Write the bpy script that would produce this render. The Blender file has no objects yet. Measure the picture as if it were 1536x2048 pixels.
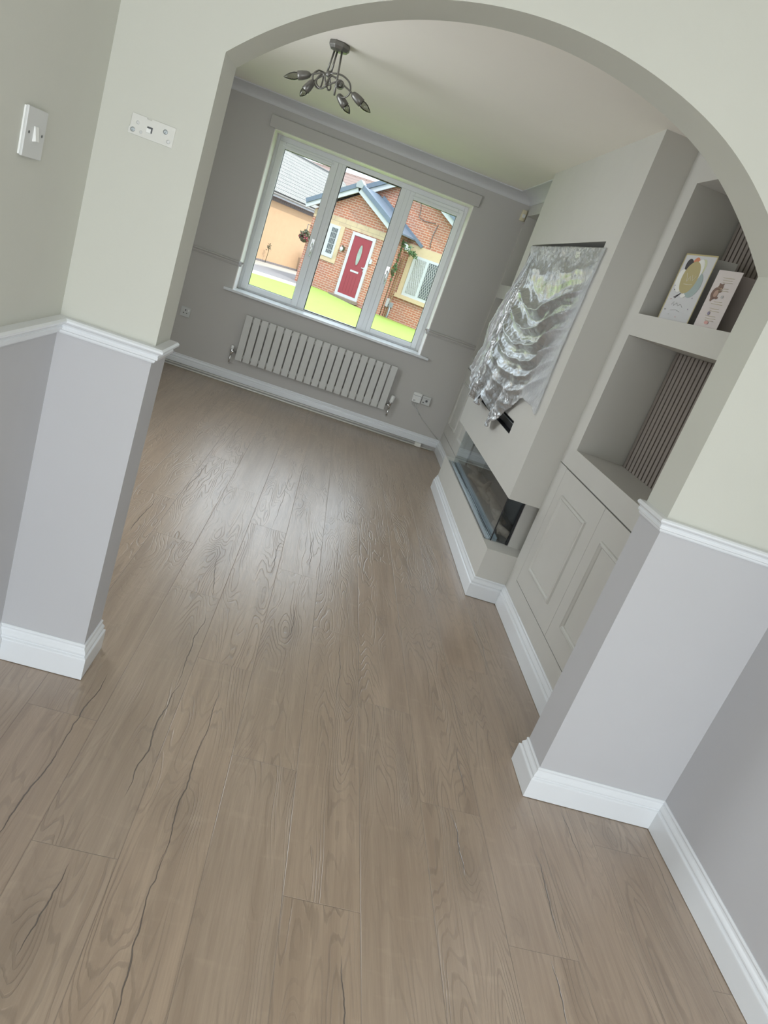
import bpy, bmesh, math, random
from mathutils import Vector, Matrix, noise
random.seed(7)
S = bpy.context.scene
C = S.collection

# ---------------------------------------------------------------- camera, sky, sun, big lights, exposure
cam_d = bpy.data.cameras.new('camera'); cam = bpy.data.objects.new('camera', cam_d); C.objects.link(cam)
cam_d.sensor_fit = 'VERTICAL'; cam_d.sensor_height = 24.0; cam_d.lens = 1421.2 / 2048 * 24.0
cam_d.clip_start = 0.02; cam_d.clip_end = 300
Rt = Vector((0.94322105, -0.03796326, 0.32998914)); Fw = Vector((0.14639726, 0.93926678, -0.31039614)); Up = Vector((-0.29816419, 0.34108168, 0.89149392))
cam.matrix_world = Matrix(((Rt.x, Up.x, -Fw.x, 0.0), (Rt.y, Up.y, -Fw.y, -1.94457), (Rt.z, Up.z, -Fw.z, 1.46), (0, 0, 0, 1)))
S.camera = cam

W = bpy.data.worlds.new('sky'); S.world = W; W.use_nodes = True
bg = W.node_tree.nodes['Background']; wt = W.node_tree     # bright overcast: brighter overhead than at the horizon
_tc = wt.nodes.new('ShaderNodeTexCoord'); _sp = wt.nodes.new('ShaderNodeSeparateXYZ'); wt.links.new(_tc.outputs['Generated'], _sp.inputs[0])
_mr = wt.nodes.new('ShaderNodeMapRange'); wt.links.new(_sp.outputs[2], _mr.inputs[0])
for _i, _v in enumerate((0.0, 0.55, 1.7, 4.6)): _mr.inputs[_i + 1].default_value = _v
wt.links.new(_mr.outputs[0], bg.inputs['Strength']); bg.inputs['Color'].default_value = (0.80, 0.90, 1.0, 1)

def light(name, kind, loc, rot, energy, color, **k):
    d = bpy.data.lights.new(name, kind); d.energy = energy; d.color = color
    for a, v in k.items(): setattr(d, a, v)
    o = bpy.data.objects.new(name, d); o.location = loc; o.rotation_euler = rot; C.objects.link(o); return o
sv = Vector((0.38, -0.55, 0.74)).normalized()
light('sun', 'SUN', (0, 0, 20), sv.to_track_quat('Z', 'Y').to_euler(), 3.4, (1.0, 0.95, 0.86), angle=math.radians(0.6))
# area light added as daylight from behind the camera, at assumed patio doors
light('added_rear_daylight', 'AREA', (0.45, -3.50, 1.15), (math.radians(90), 0, 0), 54, (0.93, 0.97, 1.0), shape='RECTANGLE', size=1.9, size_y=2.0)
# area light added to brighten the living room; no side window is known
light('added_side_fill', 'AREA', (-1.70, 1.75, 1.45), (0, math.radians(-90), 0), 24, (0.95, 0.98, 1.0), shape='RECTANGLE', size=1.1, size_y=1.2)

S.view_settings.view_transform = 'Standard'; S.view_settings.look = 'None'
S.view_settings.exposure = 0.0; S.view_settings.gamma = 1.0; S.view_settings.use_curve_mapping = False

# ---------------------------------------------------------------- measures (metres)
XL, XLi, XRi, XRc = -0.677, -0.427, 1.1075, 1.587
YT, YW, YF = 0.1554, 4.730, 4.980
XB, YBn, YBf, XK = 1.1366, 1.538, 3.411, 1.312
ZC, ZB1, ZP, ZK = 2.4074, 0.5856, 0.289, 0.960
XM = -1.78                     # living room's left wall
YR = -3.60                     # rear wall behind the camera
DZ0, DZ1 = 1.022, 1.067        # dado rail

# ---------------------------------------------------------------- node helpers
class NT:
    def __init__(s, name):
        s.mat = bpy.data.materials.new(name); s.mat.use_nodes = True
        s.t = s.mat.node_tree; s.b = s.t.nodes['Principled BSDF']; s.out = s.t.nodes['Material Output']
    def n(s, typ, ins=None, **attrs):
        x = s.t.nodes.new(typ)
        for k, v in attrs.items(): setattr(x, k, v)
        for k, v in (ins or {}).items(): s.put(x.inputs[k], v)
        return x
    def put(s, sock, v):
        if isinstance(v, bpy.types.NodeSocket): s.t.links.new(v, sock)
        elif v is not None:
            if isinstance(v, (tuple, list)) and len(v) == 3 and sock.type == 'RGBA': v = (*v, 1)
            sock.default_value = v
    def m(s, op, a, b=None, c=None, clamp=False):
        x = s.n('ShaderNodeMath', operation=op); x.use_clamp = clamp
        s.put(x.inputs[0], a); s.put(x.inputs[1], b); s.put(x.inputs[2], c); return x.outputs[0]
    def noise(s, vec, scale=5, detail=2, rough=.5, dist=0, dim='3D'):
        x = s.n('ShaderNodeTexNoise', noise_dimensions=dim)
        if vec is not None: s.put(x.inputs['Vector'], vec)
        s.put(x.inputs['Scale'], scale); s.put(x.inputs['Detail'], detail); s.put(x.inputs['Roughness'], rough); s.put(x.inputs['Distortion'], dist)
        return x.outputs['Fac']
    def mix(s, f, a, b, mode='MIX'):
        x = s.n('ShaderNodeMix', data_type='RGBA', blend_type=mode)
        s.put(x.inputs[0], f); s.put(x.inputs[6], a); s.put(x.inputs[7], b); return x.outputs[2]
    def mr(s, v, a, b, c, d, smooth=False):
        x = s.n('ShaderNodeMapRange', interpolation_type='SMOOTHSTEP' if smooth else 'LINEAR')
        for i, k in enumerate((v, a, b, c, d)): s.put(x.inputs[i], k)
        return x.outputs[0]
    def obj(s): return s.n('ShaderNodeTexCoord').outputs['Object']
    def pos(s): return s.n('ShaderNodeNewGeometry').outputs['Position']
    def xyz(s, v):
        x = s.n('ShaderNodeSeparateXYZ', {0: v}); return x.outputs
    def comb(s, a, b, c): return s.n('ShaderNodeCombineXYZ', {0: a, 1: b, 2: c}).outputs[0]
    def bump(s, h, strength=.3, dist=.002):
        x = s.n('ShaderNodeBump', {'Height': h, 'Strength': strength, 'Distance': dist}); s.put(s.b.inputs['Normal'], x.outputs[0]); return x.outputs[0]
    def P(s, **k):
        for a, v in k.items(): s.put(s.b.inputs[a.replace('_', ' ')], v)
        return s

def simple(name, col, rough=.5, metal=0., var=.04, vs=12, bs=0., bscale=60, bdist=.001, spec=None):
    t = NT(name); v = t.obj()
    f = t.noise(v, vs, 3)
    lo = tuple(c * (1 - var) for c in col); hi = tuple(min(1, c * (1 + var)) for c in col)
    t.P(Base_Color=t.mix(f, lo, hi), Roughness=rough, Metallic=metal)
    if spec is not None: t.put(t.b.inputs['Specular IOR Level'], spec)
    if bs: t.bump(t.noise(v, bscale, 3), bs, bdist)
    return t.mat

def paint(name, col, rough=.62, bs=.12):
    t = NT(name); v = t.pos()
    f = t.noise(v, 1.7, 3)
    t.P(Base_Color=t.mix(f, tuple(c * .97 for c in col), tuple(min(1, c * 1.03) for c in col)), Roughness=t.mr(t.noise(v, 9, 2), .3, .7, rough - .05, rough + .05))
    t.put(t.b.inputs['Specular IOR Level'], .35)
    t.bump(t.noise(v, 160, 3, .6), bs, .001)
    return t.mat

PW = paint('off_white_wall_paint', (.58, .583, .525))
PG = paint('greige_wall_paint', (.515, .515, .53))
PF = paint('warm_grey_wall_paint', (.53, .515, .49))
PB = paint('pale_stone_wall_paint', (.60, .59, .55))
PC = paint('white_ceiling_paint', (.86, .82, .755), .8, .2)
GL = simple('white_gloss_trim_paint', (.76, .785, .81), .2, var=.015)
CV = simple('white_coving_plaster', (.66, .665, .67), .6, var=.02)
CB = simple('stone_satin_cabinet_paint', (.575, .565, .53), .42, var=.02)
CBD = simple('brown_grey_recess_paint', (.40, .375, .35), .6, var=.02)
UP = simple('white_window_plastic', (.80, .82, .83), .3, var=.015)
RV = simple('white_reveal_paint', (.88, .84, .80), .5, var=.02)
WP = simple('white_switch_plastic', (.80, .81, .79), .3, var=.01)
WP2 = simple('grey_face_plastic', (.60, .61, .60), .35, var=.01)
BK = simple('black_gasket_rubber', (.02, .02, .022), .5)
CH = simple('chrome_metal', (.72, .72, .72), .18, 1.)
RD = simple('pale_grey_radiator_enamel', (.60, .60, .575), .35, var=.015)
PN = simple('dark_pewter_metal', (.20, .195, .18), .38, .75, var=.08)
CRM = simple('cream_aged_plastic', (.72, .66, .47), .4)
PIPE = simple('white_painted_pipe', (.80, .80, .74), .4)
BLK = simple('black_satin_panel', (.018, .018, .02), .18)
DRK = simple('dark_grey_metal', (.10, .105, .11), .4, .3)
TRAY = simple('grey_steel_tray', (.42, .46, .48), .35, .6, var=.05)
LOGM = simple('charred_log_bark', (.30, .24, .19), .8, bs=.8, bscale=40, bdist=.006, var=.5, vs=30)
SLOTB = simple('dark_slot_lining', (.035, .036, .038), .35)

def glass_mat(name, tint=(.97, .985, .985), gloss=.10, rough=.22):
    t = NT(name); t.t.nodes.remove(t.b)
    tr = t.n('ShaderNodeBsdfTransparent', {'Color': (*tint, 1)}); g = t.n('ShaderNodeBsdfGlossy', {'Color': (1, 1, 1, 1), 'Roughness': rough})
    lw = t.n('ShaderNodeFresnel', {'IOR': 1.45}); f = t.m('MULTIPLY', lw.outputs[0], gloss, clamp=True)
    mx = t.n('ShaderNodeMixShader', {0: f, 1: tr.outputs[0], 2: g.outputs[0]})
    t.t.links.new(mx.outputs[0], t.out.inputs[0]); return t.mat
GLS = glass_mat('clear_window_glass')
GLF = glass_mat('smoky_fire_glass', (.86, .89, .90), .55, .01)
BULB = glass_mat('clear_grey_bulb_glass', (.62, .62, .58), 1.2, .05)

# ---------------------------------------------------------------- the oak laminate floor
def floor_mat():
    t = NT('oak_laminate'); x, y, z = t.xyz(t.pos())[:3]
    X0, PWd, PL = -0.707 - 0.2015 * 10, 0.2015, 1.345
    r = t.m('DIVIDE', t.m('SUBTRACT', x, X0), PWd); row = t.m('FLOOR', r); fx = t.m('SUBTRACT', r, row)
    ph = t.m('SUBTRACT', .27, t.m('MULTIPLY', t.m('SUBTRACT', row, 10), .447))
    c = t.m('DIVIDE', t.m('SUBTRACT', y, ph), PL); col = t.m('FLOOR', c); fy = t.m('SUBTRACT', c, col)
    idn = t.m('ADD', t.m('MULTIPLY', row, 7.31), t.m('MULTIPLY', col, 3.77))
    wn = t.n('ShaderNodeTexWhiteNoise', {'W': idn}, noise_dimensions='1D').outputs['Value']
    # joints
    ex = t.m('MULTIPLY', t.m('MINIMUM', fx, t.m('SUBTRACT', 1, fx)), PWd); ey = t.m('MULTIPLY', t.m('MINIMUM', fy, t.m('SUBTRACT', 1, fy)), PL)
    e = t.m('MINIMUM', ex, ey); joint = t.mr(e, .0003, .0016, 1, 0, True)
    off = t.m('MULTIPLY', wn, 37.0)
    # knots: (x, y, radius across, radius along, strength)
    knots = [(-.23, -.87, .055, .14, 1.), (.0, -.43, .05, .12, .7), (.815, -.40, .045, .11, .9), (.65, -.32, .018, .03, .6), (-.20, 1.12, .05, .13, .8),
             (.46, .30, .05, .10, .35), (1.38, -.12, .04, .08, .7), (-.18, .35, .05, .14, .5), (.21, .62, .04, .10, .6), (.34, 1.95, .04, .12, .5), (.62, .95, .035, .07, .5),
             (.13, 2.1, .03, .08, .4), (.50, 2.6, .03, .09, .5), (1.0, .45, .035, .09, .5), (-.60, .55, .04, .1, .5), (.95, -.55, .03, .05, .4)]
    kd = None; tint = None
    for (kx, ky, ra, rb, st) in knots:
        a = t.m('DIVIDE', t.m('SUBTRACT', x, kx), ra); b = t.m('DIVIDE', t.m('SUBTRACT', y, ky), rb)
        d2 = t.m('ADD', t.m('MULTIPLY', a, a), t.m('MULTIPLY', b, b)); g = t.m('MULTIPLY', t.m('EXPONENT', t.m('MULTIPLY', d2, -.8)), st)
        kd = g if kd is None else t.m('ADD', kd, g)
    # cathedral grain: contour lines of a stretched noise field
    v1 = t.comb(t.m('MULTIPLY', x, 6.5), t.m('MULTIPLY', y, .85), off)
    n1 = t.noise(v1, 1, 2.2, .5)
    rings = t.m('ADD', t.m('MULTIPLY', n1, 31), t.m('MULTIPLY', kd, 4.5))
    rings = t.m('ADD', rings, t.m('MULTIPLY', t.noise(t.comb(t.m('MULTIPLY', x, 34), t.m('MULTIPLY', y, 5), off), 1, 3), 1.5))
    sn = t.m('SINE', t.m('MULTIPLY', rings, 6.283)); line = t.mr(sn, .45, 1.0, 0, 1, True)
    region = t.mr(t.noise(t.comb(t.m('MULTIPLY', x, 8), t.m('MULTIPLY', y, 1.6), t.m('ADD', off, 5.)), 1, 2), .42, .62, .12, 1)
    line = t.m('MULTIPLY', line, t.m('MAXIMUM', region, t.m('MINIMUM', kd, 1.)))
    # fibres and pores
    fib = t.noise(t.comb(t.m('MULTIPLY', x, 330), t.m('MULTIPLY', y, 9), off), 1, 3, .6)
    fib2 = t.noise(t.comb(t.m('MULTIPLY', x, 75), t.m('MULTIPLY', y, 2.2), off), 1, 4, .6)
    cloud = t.noise(t.comb(t.m('MULTIPLY', x, 5), t.m('MULTIPLY', y, 1.1), t.m('ADD', off, 11.)), 1, 3)
    cross = t.noise(t.comb(t.m('MULTIPLY', x, 9), t.m('MULTIPLY', y, 26), off), 1, 2)
    # dark splits in the boards
    wob = t.m('MULTIPLY', t.m('SUBTRACT', t.noise(t.comb(0., t.m('MULTIPLY', y, 5.5), off), 1, 3, .5), .5), .045)
    wobf = t.m('MULTIPLY', t.m('SUBTRACT', t.noise(t.comb(3., t.m('MULTIPLY', y, 38), off), 1, 2, .5), .5), .005)
    cr = [(-.35, .06, -.352, -.35, 3.2), (-.353, -.30, -.385, -.66, 3.4), (-.13, .60, -.135, .05, 2.6), (-.125, .12, -.15, -.44, 3.6), (.01, .16, .0, -.22, 2.6),
          (0., -.12, -.008, -.62, 3.2), (-.005, -.55, .0, -1.05, 3.4), (-.205, -.66, -.225, -.90, 3.0), (.42, .70, .42, .18, 2.4), (.455, -.74, .465, -.98, 3.6), (.36, -.44, .37, -.52, 1.8),
          (.80, -.18, .815, -.42, 3.0), (1.225, -.02, 1.235, -.27, 2.8), (1.07, -.26, 1.065, -.60, 3.2), (1.55, -.02, 1.51, -.42, 2.2), (.875, .19, .858, -.12, 2.6),
          (1.12, 1.32, 1.12, .70, 2.6), (1.022, -.63, 1.022, -.82, 3.2), (-.19, 1.10, -.13, .70, 2.4), (.035, 2.8, .02, 1.64, 1.8), (-.475, 2.36, -.495, 1.66, 3.2),
          (-.59, 1.60, -.59, 1.08, 3.0), (.245, 1.7, .25, 1.2, 2.2), (.64, 2.3, .63, 1.85, 2.0), (.36, 3.35, .37, 3.0, 2.0), (.93, 2.35, .93, 2.0, 2.0), (-.42, 3.5, -.44, 3.1, 2.4), (.68, 1.0, .69, .8, 2.0),
          (.225, .86, .20, .55, 2.6), (.08, 1.5, .07, 1.1, 2.6)]
    crack = None
    for (x0, y0, x1, y1, w) in cr:
        tt = t.m('DIVIDE', t.m('SUBTRACT', y, y0), y1 - y0); env = t.m('MULTIPLY', t.m('MULTIPLY', tt, t.m('SUBTRACT', 1, tt)), 4, clamp=True)
        env = t.m('POWER', env, .6)
        xc = t.m('ADD', x0, t.m('MULTIPLY', tt, x1 - x0)); dx = t.m('SUBTRACT', t.m('SUBTRACT', t.m('SUBTRACT', x, xc), wob), wobf)
        d = t.m('ABSOLUTE', dx); ww = t.m('MULTIPLY', t.m('MULTIPLY', env, w * .0007), t.m('ADD', .35, t.m('MULTIPLY', fib2, 1.1)))
        mk = t.m('DIVIDE', t.m('SUBTRACT', ww, d), .0012, clamp=True)
        crack = mk if crack is None else t.m('MAXIMUM', crack, mk)
    base = t.mix(cloud, (.33, .240, .168), (.56, .425, .31))
    base = t.mix(t.mr(wn, 0, 1, 0, .95), base, t.mix(cloud, (.36, .275, .205), (.47, .37, .28)))
    base = t.mix(t.mr(t.noise(t.comb(t.m('MULTIPLY', x, 22), t.m('MULTIPLY', y, 1.4), t.m('ADD', off, 21.)), 1, 4, .6), .45, .66, 0, .55), base, (.27, .19, .132))
    base = t.mix(t.mr(fib2, .3, .7, .0, .45), base, (.26, .185, .125))
    base = t.mix(t.mr(fib, .35, .7, 0, .28), base, (.24, .175, .12))
    base = t.mix(t.mr(cross, .62, .78, 0, .18), base, (.60, .48, .36))
    base = t.mix(t.m('MULTIPLY', line, .36), base, (.16, .115, .08))
    base = t.mix(t.m('MULTIPLY', t.m('MINIMUM', kd, 1.), .42), base, (.15, .105, .07))
    base = t.mix(t.m('MULTIPLY', crack, .80), base, (.06, .05, .045))
    base = t.mix(t.m('MULTIPLY', joint, .36), base, (.09, .07, .055))
    t.P(Base_Color=base, Roughness=t.m('ADD', .25, t.m('MULTIPLY', fib, .10)))
    t.put(t.b.inputs['IOR'], 2.1)
    h = t.m('SUBTRACT', t.m('MULTIPLY', fib, .25), t.m('ADD', t.m('MULTIPLY', line, .7), t.m('ADD', t.m('MULTIPLY', crack, 1.6), t.m('MULTIPLY', joint, .7))))
    t.bump(h, .7, .0015)
    return t.mat
OAK = floor_mat()

# ---------------------------------------------------------------- mesh helpers
class MB:
    def __init__(s): s.bm = bmesh.new(); s.mi = 0
    def add(s, vs, fs, smooth=False):
        v = [s.bm.verts.new(p) for p in vs]
        for f in fs:
            try:
                g = s.bm.faces.new([v[i] for i in f]); g.material_index = s.mi; g.smooth = smooth
            except ValueError: pass
        return s
    def box(s, x0, x1, y0, y1, z0, z1):
        vs = [(x, y, z) for x in (x0, x1) for y in (y0, y1) for z in (z0, z1)]
        return s.add(vs, [(0, 1, 3, 2), (4, 6, 7, 5), (0, 4, 5, 1), (2, 3, 7, 6), (0, 2, 6, 4), (1, 5, 7, 3)])
    def obox(s, c, u, v, w, hu, hv, hw):
        c, u, v, w = Vector(c), Vector(u).normalized(), Vector(v).normalized(), Vector(w).normalized()
        vs = [c + u * a * hu + v * b * hv + w * d * hw for a in (-1, 1) for b in (-1, 1) for d in (-1, 1)]
        return s.add(vs, [(0, 1, 3, 2), (4, 6, 7, 5), (0, 4, 5, 1), (2, 3, 7, 6), (0, 2, 6, 4), (1, 5, 7, 3)])
    def tube(s, pts, r, n=10, cap=True, closed=False):
        pts = [Vector(p) for p in pts]; m = len(pts); rs = r if isinstance(r, (list, tuple)) else [r] * m
        rings = []; prev = None
        for i, p in enumerate(pts):
            a = pts[i - 1] if (i or closed) else p; b = pts[(i + 1) % m] if (i < m - 1 or closed) else p
            d = (b - a).normalized()
            if prev is None: q = d.orthogonal().normalized()
            else: q = (prev - d * prev.dot(d)).normalized()
            prev = q; w = d.cross(q)
            rings.append([s.bm.verts.new(p + (q * math.cos(2 * math.pi * k / n) + w * math.sin(2 * math.pi * k / n)) * rs[i]) for k in range(n)])
        for i in range(m - 1 + (1 if closed else 0)):
            A, B = rings[i], rings[(i + 1) % m]
            for k in range(n):
                f = s.bm.faces.new((A[k], A[(k + 1) % n], B[(k + 1) % n], B[k])); f.smooth = True; f.material_index = s.mi
        if cap and not closed:
            for R_ in (rings[0], rings[-1]):
                try: f = s.bm.faces.new(R_); f.material_index = s.mi
                except ValueError: pass
        return s
    def prism(s, poly, axis, a0, a1):
        def P(p, a): return {'x': (a, p[0], p[1]), 'y': (p[0], a, p[1]), 'z': (p[0], p[1], a)}[axis]
        n = len(poly)
        return s.add([P(p, a0) for p in poly] + [P(p, a1) for p in poly], [tuple(range(n)), tuple(range(2 * n - 1, n - 1, -1))] + [(i, (i + 1) % n, n + (i + 1) % n, n + i) for i in range(n)])
    def lathe(s, prof, c, ax, n=20):
        ax = Vector(ax).normalized(); q = ax.orthogonal().normalized(); w = ax.cross(q); c = Vector(c); rings = []
        for r, h in prof:
            rings.append([s.bm.verts.new(c + ax * h + (q * math.cos(2 * math.pi * k / n) + w * math.sin(2 * math.pi * k / n)) * max(r, 1e-5)) for k in range(n)])
        for A, B in zip(rings, rings[1:]):
            for k in range(n):
                f = s.bm.faces.new((A[k], A[(k + 1) % n], B[(k + 1) % n], B[k])); f.smooth = True; f.material_index = s.mi
        for R_ in (rings[0], rings[-1]):
            f = s.bm.faces.new(R_); f.material_index = s.mi
        return s
    def build(s, name, mats, parent=None, bevel=0, rn=True, auto=False):
        if rn: bmesh.ops.recalc_face_normals(s.bm, faces=s.bm.faces)
        me = bpy.data.meshes.new(name); s.bm.to_mesh(me); s.bm.free()
        for m in (mats if isinstance(mats, (list, tuple)) else [mats]): me.materials.append(m)
        o = bpy.data.objects.new(name, me); C.objects.link(o)
        if parent: o.parent = parent
        if bevel:
            b = o.modifiers.new('bevel', 'BEVEL'); b.width = bevel; b.segments = 2; b.limit_method = 'ANGLE'; b.angle_limit = .6
        return o
def tag(o, label=None, cat=None, group=None, kind=None):
    if label: o['label'] = label
    if cat: o['category'] = cat
    if group: o['group'] = group
    if kind: o['kind'] = kind
    return o
def thing(name, label, cat, loc=(0, 0, 0), rz=0, group=None, kind=None):
    o = bpy.data.objects.new(name, None); C.objects.link(o); o.location = loc; o.rotation_euler = (0, 0, rz); o.empty_display_size = .1
    return tag(o, label, cat, group, kind)
def st(o, label=None): return tag(o, label, None, None, 'structure')
def bx(name, mat, dims, parent=None, bevel=0): return MB().box(*dims).build(name, mat, parent, bevel)
class Loc:      # shift world coordinates into a thing whose empty stands at loc
    def __init__(s, *loc): s.l = loc
    def b(s, x0, x1, y0, y1, z0, z1): a, b, c = s.l; return (x0 - a, x1 - a, y0 - b, y1 - b, z0 - c, z1 - c)
    def p(s, x, y, z): a, b, c = s.l; return (x - a, y - b, z - c)

def sweep(name, prof, path, splits, mat, side=1, endcap=True):
    """mitred moulding: profile (out, z) swept along a floor-plan polyline; splits = [(first, last, name)]"""
    P = [Vector((p[0], p[1])) for p in path]; nn = len(P); offs = []
    for i in range(nn):
        ds = []
        if i > 0: ds.append((P[i] - P[i - 1]).normalized())
        if i < nn - 1: ds.append((P[i + 1] - P[i]).normalized())
        ns = [Vector((-d.y, d.x)) * side for d in ds]
        if len(ns) == 1: offs.append(ns[0])
        else:
            b = (ns[0] + ns[1]).normalized(); offs.append(b / max(.2, b.dot(ns[0])))
    objs = []
    for a, b, nm in splits:
        m = MB(); rings = []
        for i in range(a, b + 1):
            rings.append([m.bm.verts.new((P[i].x + offs[i].x * o, P[i].y + offs[i].y * o, z)) for o, z in prof])
        k = len(prof)
        for A, B in zip(rings, rings[1:]):
            for j in range(k): m.bm.faces.new((A[j], A[(j + 1) % k], B[(j + 1) % k], B[j]))
        m.bm.faces.new(rings[0]); m.bm.faces.new(rings[-1])
        objs.append(st(m.build(nm, mat)))
    return objs

SK = [(0, 0.002), (.018, 0.002), (.018, .072), (.0172, .0755), (.0150, .0775), (.0118, .079), (.0112, .083), (.0128, .0865), (.0125, .0905), (.0098, .096), (.0062, .101), (.0045, .106), (.0050, .109), (.0062, .1115), (.0055, .115), (.0030, .118), (0, .118)]
DD = [(0, DZ0), (.006, DZ0), (.009, DZ0 + .004), (.010, DZ0 + .009), (.016, DZ0 + .012), (.017, DZ0 + .018), (.0145, DZ0 + .022), (.018, DZ0 + .027), (.025, DZ0 + .031), (.029, DZ0 + .035), (.029, DZ0 + .040), (.024, DZ0 + .0445), (0, DZ0 + .045)]

# ---------------------------------------------------------------- room shell
st(bx('floor', OAK, (XM - .1, 1.75, YR - .1, YW + .02, -.05, 0)), 'grey-brown oak laminate floor boards with dark splits')
st(bx('ceiling', PC, (XM - .1, 1.75, YR - .1, YW + .32, ZC, ZC + .08)))

def two_tone(m, name, mats, zc=DZ0 + .02, ax=None):
    bmesh.ops.bisect_plane(m.bm, geom=m.bm.verts[:] + m.bm.edges[:] + m.bm.faces[:], plane_co=(0, 0, zc), plane_no=(0, 0, 1))
    for f in m.bm.faces: f.material_index = 0 if f.calc_center_median().z > zc else 1
    return st(m.build(name, mats))
# arched wall between the rooms
arc = []
cx, zc0, RR = .34025, 1.023, 1.079
a0 = math.asin(.76725 / RR)
for i in range(65):
    a = a0 - 2 * a0 * i / 64
    # slightly fuller at the right shoulder, as plastered
    bulge = 1 + .010 * math.exp(-((a - .42) / .2) ** 2)
    arc.append((cx + RR * math.sin(a) * bulge, zc0 + RR * math.cos(a) * (1 + .008 * math.exp(-((a - .45) / .2) ** 2))))
arc[0] = (XRi, 1.782); arc[-1] = (XLi, 1.782)
def quad_strip_wall():
    m = MB(); bot = [(XRi, 0), (XRi, DZ0 + .02)] + arc + [(XLi, DZ0 + .02), (XLi, 0)]
    # piers
    m.box(XM, XLi, 0, YT, 0, 1.782); m.box(XRi, 1.75, 0, YT, 0, 1.782)
    m.box(XM, XLi, 0, YT, 1.782, ZC); m.box(XRi, 1.75, 0, YT, 1.782, ZC)
    # spandrel between arch and ceiling
    for (x1, z1), (x0, z0) in zip(arc, arc[1:]):
        m.add([(x0, 0, z0), (x1, 0, z1), (x1, 0, ZC), (x0, 0, ZC), (x0, YT, z0), (x1, YT, z1), (x1, YT, ZC), (x0, YT, ZC)], [(0, 1, 2, 3), (4, 7, 6, 5), (0, 4, 5, 1)])
    bmesh.ops.remove_doubles(m.bm, verts=m.bm.verts[:], dist=1e-5)
    return m
two_tone(quad_strip_wall(), 'wall_arch', [PW, PG])
m = MB().box(XL - .1, XL, YR, 0, 0, ZC); two_tone(m, 'wall_left', [PW, PG])
m = MB().box(XRc, XRc + .12, YR, 0, 0, ZC); two_tone(m, 'wall_right', [PW, PG])
# rear wall behind the camera; patio doors assumed, added to bring in daylight
m = MB(); m.box(XL, -.55, YR - .1, YR, 0, ZC); m.box(1.45, XRc, YR - .1, YR, 0, ZC); m.box(-.55, 1.45, YR - .1, YR, 2.2, ZC); two_tone(m, 'wall_rear', [PW, PG])
m = MB()
for (a, b) in ((-.55, -.47), (.41, .49), (1.37, 1.45)): m.box(a, b, YR - .08, YR - .02, 0, 2.2)
for (a, b) in ((-.47, .41), (.49, 1.37)): m.box(a, b, YR - .08, YR - .02, 0, .09); m.box(a, b, YR - .08, YR - .02, 2.12, 2.2)
dr = thing('added_patio_door', None, None, (0, 0, 0), kind='structure'); m.build('door_frame', UP, dr)
bx('pane', GLS, (-.5, 1.4, YR - .055, YR - .05, .05, 2.15), dr)
# living room left wall; unseen side window added to bring in daylight
m = MB(); Y0, Y1, Z0, Z1 = 1.1, 2.4, .82, 2.1
m.box(XM - .1, XM, YT, Y0, 0, ZC); m.box(XM - .1, XM, Y1, YW, 0, ZC); m.box(XM - .1, XM, Y0, Y1, 0, Z0); m.box(XM - .1, XM, Y0, Y1, Z1, ZC)
st(m.build('wall_living_left', PF))
w2 = thing('added_side_window', None, None, kind='structure'); m = MB()
m.box(XM - .08, XM - .03, Y0, Y0 + .06, Z0, Z1).box(XM - .08, XM - .03, Y1 - .06, Y1, Z0, Z1).box(XM - .08, XM - .03, Y0 + .06, Y1 - .06, Z0, Z0 + .06).box(XM - .08, XM - .03, Y0 + .06, Y1 - .06, Z1 - .06, Z1)
m.build('window_frame', UP, w2); bx('pane', GLS, (XM - .058, XM - .052, Y0 + .05, Y1 - .05, Z0 + .05, Z1 - .05), w2)
# window wall
ox0, ox1, oz0, oz1 = -.940, .848, .822, 2.172
m = MB()
m.box(XM - .1, ox0, YW, YW + .32, 0, ZC); m.box(ox1, 1.75, YW, YW + .32, 0, ZC); m.box(ox0, ox1, YW, YW + .32, 0, oz0); m.box(ox0, ox1, YW, YW + .32, oz1, ZC)
st(m.build('wall_far', PF))
# right living room outer wall behind alcoves
st(bx('wall_living_right', PB, (1.60, 1.75, YT, YW, 0, ZC)))
# chimney breast (overhanging upper part), with the television recess and the slot cut in
ry0, ry1, rz0, rz1, rd = 1.72, 3.25, 1.09, 1.919, .11
sy0, sy1, sz0, sz1 = 2.0, 2.95, .832, .909
m = MB()
ys = [YBn, ry0, sy0, sy1, ry1, YBf]; zs = [ZB1, sz0, sz1, rz0, rz1, ZC]
def hole(ya, yb, za, zb):
    return (ya >= ry0 - 1e-6 and yb <= ry1 + 1e-6 and za >= rz0 - 1e-6 and zb <= rz1 + 1e-6) or (ya >= sy0 - 1e-6 and yb <= sy1 + 1e-6 and za >= sz0 - 1e-6 and zb <= sz1 + 1e-6)
for ya, yb in zip(ys, ys[1:]):
    for za, zb in zip(zs, zs[1:]):
        if not hole(ya, yb, za, zb): m.add([(XB, ya, za), (XB, yb, za), (XB, yb, zb), (XB, ya, zb)], [(0, 1, 2, 3)])
for (ya, yb, za, zb) in ((ry0, ry1, rz0, rz1), (sy0, sy1, sz0, sz1)):
    X2 = XB + rd
    m.add([(XB, ya, za), (XB, yb, za), (XB, yb, zb), (XB, ya, zb), (X2, ya, za), (X2, yb, za), (X2, yb, zb), (X2, ya, zb)], [(0, 4, 5, 1), (1, 5, 6, 2), (2, 6, 7, 3), (3, 7, 4, 0), (4, 7, 6, 5)])
XE = 1.60
m.add([(XB, YBn, ZB1), (XE, YBn, ZB1), (XE, YBn, ZC), (XB, YBn, ZC)], [(0, 1, 2, 3)])
m.add([(XB, YBf, ZB1), (XE, YBf, ZB1), (XE, YBf, ZC), (XB, YBf, ZC)], [(0, 3, 2, 1)])
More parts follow.
